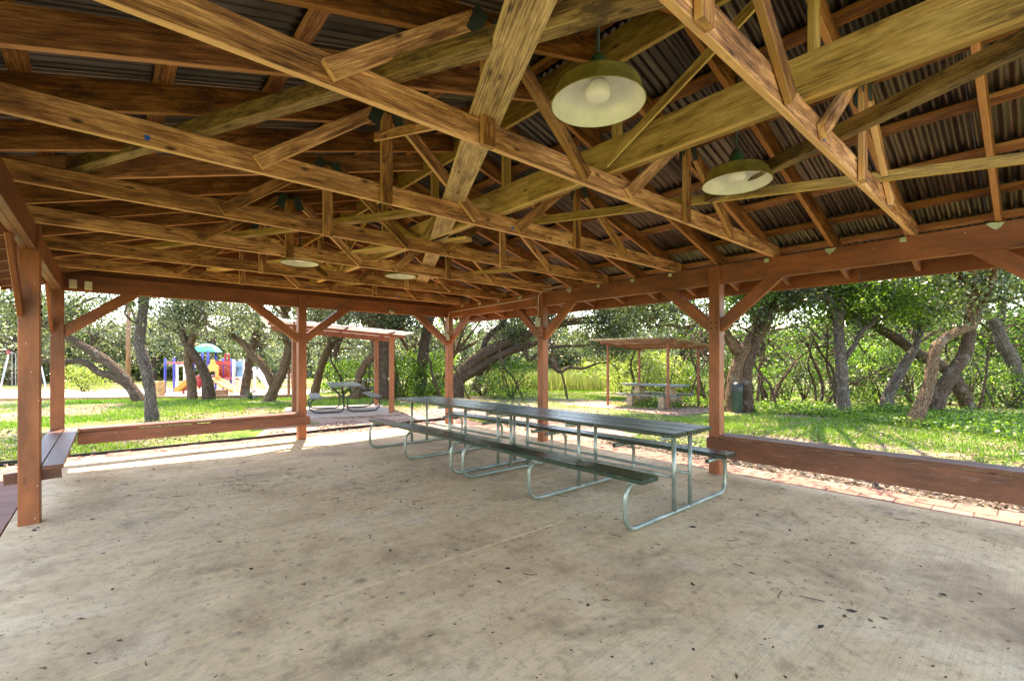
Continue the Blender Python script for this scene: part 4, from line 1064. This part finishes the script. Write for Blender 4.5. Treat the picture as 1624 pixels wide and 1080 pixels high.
L3 = ['behind the tall right hand post', 'behind the short trunk by the trash can', 'left of the upright grey trunk', 'right of the upright grey trunk', 'behind the short grey leaning trunk', 'behind the elbowed tan trunk', 'right of the thick forking trunk', 'behind the grey trunk at the right edge', 'outermost on the right']
L4 = ['right of the small grey table', 'left of the small grey table', 'between shelter post and snaking trunk', 'left of the small stooped trunk', 'tallest, against the back right corner post', 'behind the stout straight trunk']
L5 = ["beside the open shelter's left front post", 'behind the middle of the block table', 'right of the block table', 'farthest, at the edge of the meadow']
G1 = 'oaks beyond the playground'
for i, (u, D, h, wd) in enumerate(((-70, 27, 6.5, 3.2), (20, 36, 7.5, 3.8), (95, 42, 8, 4.2), (160, 38, 7.0, 3.6), (245, 44, 8.5, 4.2), (330, 40, 8, 4.2), (415, 42, 8, 4.2), (480, 34, 7.5, 3.6), (540, 30, 6.5, 3.2), (595, 36, 7.5, 3.6), (650, 29, 6.0, 3.0))):
    far_oak(u, D, h, wd, 'oakpale', 'silvery green background oak ' + L1[i], G1, .14, .17)
G2 = 'oaks behind the far posts and open shelter'
for i, (u, D, h, wd) in enumerate(((720, 31, 7, 3.4), (800, 42, 9, 4.2), (880, 52, 10, 5), (960, 46, 9, 4.6), (1030, 34, 7, 3.6), (1085, 27, 6.5, 3.0))):
    far_oak(u, D, h, wd, 'oak' if i % 2 else 'oakpale', 'background oak ' + L2[i], G2, .25 if i in (2, 3) else .16, .16)
G3 = 'leafy trees closing the right opening'
for i, (u, D, h, wd) in enumerate(((1130, 25, 7, 3.2), (1215, 27, 7, 3.2), (1290, 24, 6.5, 3.0), (1365, 25, 7, 3.2), (1430, 22, 6.5, 3.0), (1500, 24, 7, 3.2), (1570, 22, 6.5, 3.0), (1640, 21, 6.5, 3.0), (1720, 19, 6.5, 3.0))):
    far_oak(u, D, h, wd, 'bright', 'bright green background tree ' + L3[i], G3, .24, .13, 120, 34)
# shrubs
def shrub(u, v, h, wd, mat, label, group=None, size=.09, ncl=60, per=36, D=None, stems=7):
    if D is None: D, q = gnd(u, v)
    else: q = at(u, HOR, D)
    g = gz(q.x, q.y); root = empty('shrub', (q.x, q.y, g), label, 'shrub', group)
    base = Vector((q.x, q.y, g)); tr = MB(); cl = []
    for k in range(stems):
        a = random.uniform(0, 6.28); e = base + Vector((math.cos(a) * wd * .6, math.sin(a) * wd * .6, h * random.uniform(.5, .85)))
        m = base.lerp(e, .5) + Vector((random.gauss(0, .12), random.gauss(0, .12), .1)); s, r = spline([base - Vector((0, 0, .05)), m, e], [.035, .025, .008], 3); tr.tube(s, r, 5, False)
    for k in range(ncl):
        a = random.uniform(0, 6.28); z = random.uniform(.06, 1); rr = wd * math.sqrt(random.uniform(.1, 1)) * math.sqrt(max(.12, 1 - (z - .35) ** 2 * 1.9))
        cl.append(base + Vector((math.cos(a) * rr, math.sin(a) * rr, z * h)))
    tr.build('stem', 'bark', root, smooth=True); crown_leaves('foliage', cl, per, .2, size, mat, root, .1)
shrub(132, 622, 1.35, 1.15, 'yellow', 'rounded feathery light green bush on the far lawn', None, .10, 70, 40, 26)
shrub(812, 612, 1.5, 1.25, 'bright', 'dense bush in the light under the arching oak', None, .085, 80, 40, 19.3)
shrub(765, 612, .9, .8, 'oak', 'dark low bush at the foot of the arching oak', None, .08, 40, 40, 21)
G4 = 'shrubs along the back of the lawn'
for i, (u, D, h, wd) in enumerate(((560, 21, 1.5, 1.1), (530, 24, 1.6, 1.1), (640, 20, 1.6, 1.0), (690, 21, 1.5, 1.0), (703, 24, 2.1, 1.0), (655, 23, 2.0, 1.2))):
    shrub(u, 0, h, wd, 'bright', 'bright green shrub ' + L4[i], G4, .11, 55, 34, D)
G5 = 'yellow green bushes behind the block table'
for i, (u, D, h, wd) in enumerate(((985, 23, 1.9, 1.1), (1020, 20.5, 2.2, 1.1), (1055, 19.5, 1.8, 1.0), (940, 27, 1.6, 1.2))):
    shrub(u, 0, h, wd, 'yellow', 'sunlit yellow green bush ' + L5[i], G5, .10, 70, 36, D)
G6 = 'undergrowth along the right hand trees'
for k in range(20):
    u = 1085 + k * 32 + random.uniform(-9, 9); D = 17.6 - k * .12 + random.uniform(-.8, 2.2)
    shrub(u, 0, random.uniform(1.1, 2.3), random.uniform(.7, 1.1), ('bright', 'bright', 'oak')[k % 3], 'leafy undergrowth shrub in the thicket under the right hand trees', G6, .085, 46, 34, D)
# twisting bare stems of the thicket, each its own thing
def stem(pts, D, lab, group=None, r0=.05, twigs=7):
    P3 = [at(u, v, D + random.uniform(-.2, .2)) for u, v in pts]; P3[0].z = gz(P3[0].x, P3[0].y) - .05
    n = len(P3); a, b = spline(P3, [r0 * (1 - .6 * i / (n - 1)) for i in range(n)], 3)
    mb = MB(); mb.tube(a, b, 7)
    for k in range(twigs):
        q0 = a[random.randrange(len(a) // 3, len(a))]
        q, dl = limb_pts(q0, (random.gauss(0, 1), random.gauss(0, 1), random.uniform(.1, 1.0)), random.uniform(.8, 1.7), 6, .3, .03)
        r = r0 * .42; mb.tube(q, [r, r * .8, r * .65, r * .5, r * .4, r * .3, r * .15], 5, False)
        for _ in range(2):
            t, _d = limb_pts(q[random.randrange(2, 6)], dl + Vector((random.gauss(0, .8), random.gauss(0, .8), random.gauss(0, .5))), .7, 4, .35, .0)
            mb.tube(t, [r * .4, r * .33, r * .25, r * .18, r * .1], 4, False)
    tag(mb.build('sapling', 'bark', org=P3[0], smooth=True), lab, 'sapling', group)
stem([(1300, 640), (1305, 615), (1298, 590), (1290, 572), (1280, 545)], 15.5, 'thin dark crooked stem left of the upright grey trunk', None, .06)
stem([(1222, 640), (1236, 610), (1250, 590), (1262, 572), (1285, 555)], 15.5, 'slim dark stem leaning right in the thicket behind the trash can', None, .055)
stem([(1200, 635), (1204, 605), (1203, 585), (1212, 560), (1205, 530)], 15.5, 'slim dark stem right beside the shorter trunk', None, .055)
stem([(1306, 638), (1330, 618), (1360, 605), (1390, 590)], 15.2, 'low dark stem sweeping right behind the upright grey trunk', None, .05)
stem([(1120, 640), (1112, 610), (1104, 585), (1095, 560), (1100, 530)], 16.5, 'crooked stem behind the open shelter\'s rear corner', None, .06)
stem([(1090, 640), (1100, 612), (1108, 590), (1125, 565)], 17.5, 'dark stem leaning right beneath the shelter roof\'s low edge', None, .05)
G7 = 'bare stems tangled in the right hand thicket'
for k in range(15):
    u = 1210 + k * 29 + random.uniform(-8, 8); v0 = 640; pts = [(u, v0)]; du = random.choice((-1, 1)) * random.uniform(4, 16)
    for i in range(4):
        u += du + random.gauss(0, 7); v0 -= random.uniform(20, 32); pts.append((u, v0))
    stem(pts, random.uniform(14.2, 17.5), 'twisting bare dark stem tangled in the right hand thicket', G7, random.uniform(.035, .065), 6)
G8 = 'bare stems among the back trunks'
for u in (470, 545, 580, 700, 745, 830, 900, 1000, 1060):
    pts = [(u, 622)]; v0 = 622; du = random.choice((-1, 1)) * random.uniform(3, 12)
    for i in range(4):
        u += du + random.gauss(0, 6); v0 -= random.uniform(16, 28); pts.append((u, v0))
    stem(pts, random.uniform(17.5, 22), 'bare dark stem among the trunks beyond the back posts', G8, random.uniform(.04, .07), 7)
# yucca
d, p = gnd(397, 634); g = gz(p.x, p.y)
y0 = []
for k in range(90):
    a = random.uniform(0, 6.28); e = random.uniform(.15, 1.35); L = random.uniform(.35, .62); dv = Vector((math.cos(a) * math.cos(e), math.sin(a) * math.cos(e), math.sin(e))); sd_ = Vector((-math.sin(a), math.cos(a), 0)) * .02
    b0 = Vector((p.x, p.y, g + .03)); y0 += [b0 - sd_, b0 + dv * L, b0 + sd_]
me = raw_mesh('yucca', np.array([list(v) for v in y0]), 3, M['yucca'], rng.random(90), (p.x, p.y, g)); o = bpy.data.objects.new('yucca', me); col.objects.link(o); o.location = (p.x, p.y, g)
tag(o, 'spiky grey green yucca between two trunks', 'yucca')

# far woodland closing the view, and tall meadow grass
def woodland():
    n = 70000; hd = rng.uniform(R(-25), R(112), n); dist = rng.uniform(56, 74, n)
    x = np.sin(hd) * dist; y = np.cos(hd) * dist
    top = 4.0 + 2.5 * vnoise(hd * 30, hd * 0, 1.0, 3) + 1.5 * vnoise(hd * 90, hd * 0, 1.0, 5)
    z = gz(0, 60) + top * rng.random(n) ** .8
    # clump
    C = np.stack([x, y, z], 1)
    o = leaves_obj('woodland', C, rng.uniform(.5, .95, n), rng.uniform(.35, .6, n), 'oak', None)
    tag(o, 'hazy line of far woodland beyond the park', None, None, 'stuff')
woodland()
def blades(name, X, Y, H, W, mat, vals, label, lean=.35, z0=0.0):
    n = len(X); Z = -0.06 - .011 * np.maximum(0, np.hypot(X, Y) - 13) + z0
    a = rng.uniform(0, 2 * np.pi, n); ln = rng.normal(0, lean, (n, 2)) * H[:, None]
    bx = np.cos(a) * W; by = np.sin(a) * W
    V = np.stack([np.stack([X - bx, Y - by, Z], 1), np.stack([X + bx, Y + by, Z], 1), np.stack([X + ln[:, 0], Y + ln[:, 1], Z + H], 1)], 1).reshape(-1, 3)
    me = raw_mesh(name, V, 3, M[mat], vals); o = bpy.data.objects.new(name, me); col.objects.link(o)
    return tag(o, label, None, None, 'stuff')
def lawn():
    n = 620000; hd = rng.uniform(R(-18), R(104), n); dist = 5.5 + 27 * rng.random(n) ** 1.25
    X = np.sin(hd) * dist; Y = np.cos(hd) * dist
    keep = ~((X > -1.35) & (X < 6.75) & (Y < 9.9) & (Y > -5))
    bare = .62 * vnoise(X, Y, .42, 1) + .38 * vnoise(X, Y, 1.5, 2)
    thr = np.where((X > 6.6) & (X < 8.6) & (Y < 9.5), .37, .465)                     # leaf litter near the brick edge
    thr = np.where((X > 2.2) & (X < 9.0) & (Y > 9.7) & (Y < 12.4), .30, thr)         # dirt path
    thr = np.where((X > 2.6) & (X < 7.4) & (Y > 11.2) & (Y < 15.6), .36, thr)
    thr = np.where((X > 11.6) & (X < 15.6) & (Y > 6.2) & (Y < 11.4), .30, thr)
    thr = np.where((X > 6.6) & (X < 7.3) & (Y < 5.3), .28, thr)
    keep &= bare + rng.normal(0, .05, n) < thr
    S = np.array([[q.x, q.y] for q in sp]); e0 = S[1] - S[0]; nrm = np.array([-e0[1], e0[0]]); nrm /= np.linalg.norm(nrm)
    if np.dot(S[2] - S[0], nrm) < 0: nrm = -nrm
    dd = (X - S[0][0]) * nrm[0] + (Y - S[0][1]) * nrm[1]; wd = np.dot((S[3] - S[0]), nrm); al = (X - S[0][0]) * e0[0] + (Y - S[0][1]) * e0[1]
    keep &= ~((dd > -.1) & (dd < wd) & (al < np.dot(e0, e0)))
    # inside shelter pad
    r = np.stack([X - 5.97, Y - 11.95], 1); ra = r @ np.array([A.x, A.y]); rb = r @ np.array([B.x, B.y])
    keep &= ~((ra > -.2) & (ra < 2.95) & (rb > -2.75) & (rb < .15))
    X, Y, dist = X[keep], Y[keep], dist[keep]; n = len(X)
    H = rng.uniform(.025, .075, n) * (1 + .5 * vnoise(X, Y, .8, 4)) ; W = .004 + .00032 * dist
    v = np.clip(rng.normal(.5, .22, n) + .35 * (vnoise(X, Y, .7, 6) - .5), 0, 1)
    blades('grass', X, Y, H, W, 'grass', v, 'short patchy green grass around the pavilion')
lawn()
def meadow():
    n = 26000; hd = rng.uniform(R(38), R(62), n); dist = rng.uniform(25, 42, n); X = np.sin(hd) * dist; Y = np.cos(hd) * dist
    H = rng.uniform(.4, 1.0, n) * (.5 + vnoise(X, Y, .5, 8)); W = rng.uniform(.012, .03, n)
    blades('tall_grass', X, Y, H, W, 'straw', rng.random(n), 'tall pale yellow green meadow grass behind the far posts', .16)
meadow()
def ground_leaves():
    n = 90000; hd = rng.uniform(R(-15), R(102), n); dist = 6 + 18 * rng.random(n) ** 1.3; X = np.sin(hd) * dist; Y = np.cos(hd) * dist
    m = .55 * vnoise(X, Y, .5, 11) + .45 * vnoise(X, Y, 1.7, 12)
    keep = (m > .40) & ~((X > -1.3) & (X < 6.05) & (Y < 9.15) & (Y > -5))
    keep |= (X > 6.62) & (X < 7.4) & (Y < 5.2)
    keep &= ~((X > 6.0) & (X < 6.62) & (Y < 9.2) & (rng.random(n) < .9))
    X, Y = X[keep], Y[keep]; Z = -0.06 - .011 * np.maximum(0, np.hypot(X, Y) - 13) + rng.uniform(.012, .045, len(X))
    L = rng.uniform(.03, .075, len(X))
    o = leaves_obj('leaf_litter', np.stack([X, Y, Z], 1), L, L * .5, 'litter', None, (0, 0, 0), .75)
    tag(o, 'dry brown oak leaves scattered over soil and mulch', None, None, 'stuff')
    # dense low ground cover on the right and far edges
    n = 42000; hd = rng.uniform(R(56), R(101), n); dist = rng.uniform(12.5, 19, n); X = np.sin(hd) * dist; Y = np.cos(hd) * dist
    keep = vnoise(X, Y, .7, 21) + .25 * (dist - 14) / 3 > .45; X, Y = X[keep], Y[keep]
    Z = -0.06 - .011 * np.maximum(0, np.hypot(X, Y) - 13) + rng.random(len(X)) ** 2 * .22 + .02
    L = rng.uniform(.05, .1, len(X)); o = leaves_obj('ground_cover', np.stack([X, Y, Z], 1), L, L * .6, 'bright', None, (0, 0, 0), .4)
    tag(o, 'low leafy ground cover at the edge of the right hand thicket', None, None, 'stuff')
ground_leaves()

# ------------------------------------------------------------------ litter on the slab
def slab_debris():
    def pt(n, cx, cy, sx, sy): return np.stack([rng.normal(cx, sx, n), rng.normal(cy, sy, n)], 1)
    P2 = np.concatenate([rng.uniform((-.5, -.5), (5.9, 8.9), (5200, 2)), pt(260, 1.25, 6.3, .45, .5), pt(160, 0.6, 6.6, .5, .6), pt(220, 2.2, 5.4, .8, .8), pt(200, 4.6, 1.2, .7, .6), pt(90, -.45, 5.8, .14, .2), pt(200, 5.2, 3, .4, 2)])
    P2 = P2[(P2[:, 0] > -.64) & (P2[:, 0] < 6.0) & (P2[:, 1] < 9.05) & (P2[:, 1] > -1)]
    n = len(P2); L = .008 + .022 * rng.random(n) ** 2.5 + (rng.random(n) < .06) * rng.uniform(.01, .045, n)
    C = np.column_stack([P2, rng.uniform(.002, .006, n)])
    V = leaf_verts(C, L, L * rng.uniform(.15, .6, n), .93); V[:, 2] = np.clip(V[:, 2], .0015, .02)
    me = raw_mesh('slab_litter', V, 4, M['debris'], rng.random(n)); o = bpy.data.objects.new('slab_litter', me); col.objects.link(o)
    tag(o, 'dark specks, leaf bits and twigs scattered over the concrete', None, None, 'stuff')
    mb = MB()
    for k in range(70):
        x, y = (random.uniform(-.3, 5.8), random.uniform(.3, 8.5)) if k > 22 else (random.gauss(1.2, .35), random.gauss(6.35, .3))
        a = random.uniform(0, 6.28); L_ = random.uniform(.03, .14); q, _ = limb_pts((x, y, .005), (math.cos(a), math.sin(a), 0), L_, 4, .25, 0)
        for v in q: v.z = .004
        mb.tube(q, .0022, 4, False)
    tag(mb.build('twig_litter', 'dark'), 'thin dark twigs scattered over the concrete', None, None, 'stuff')
slab_debris()
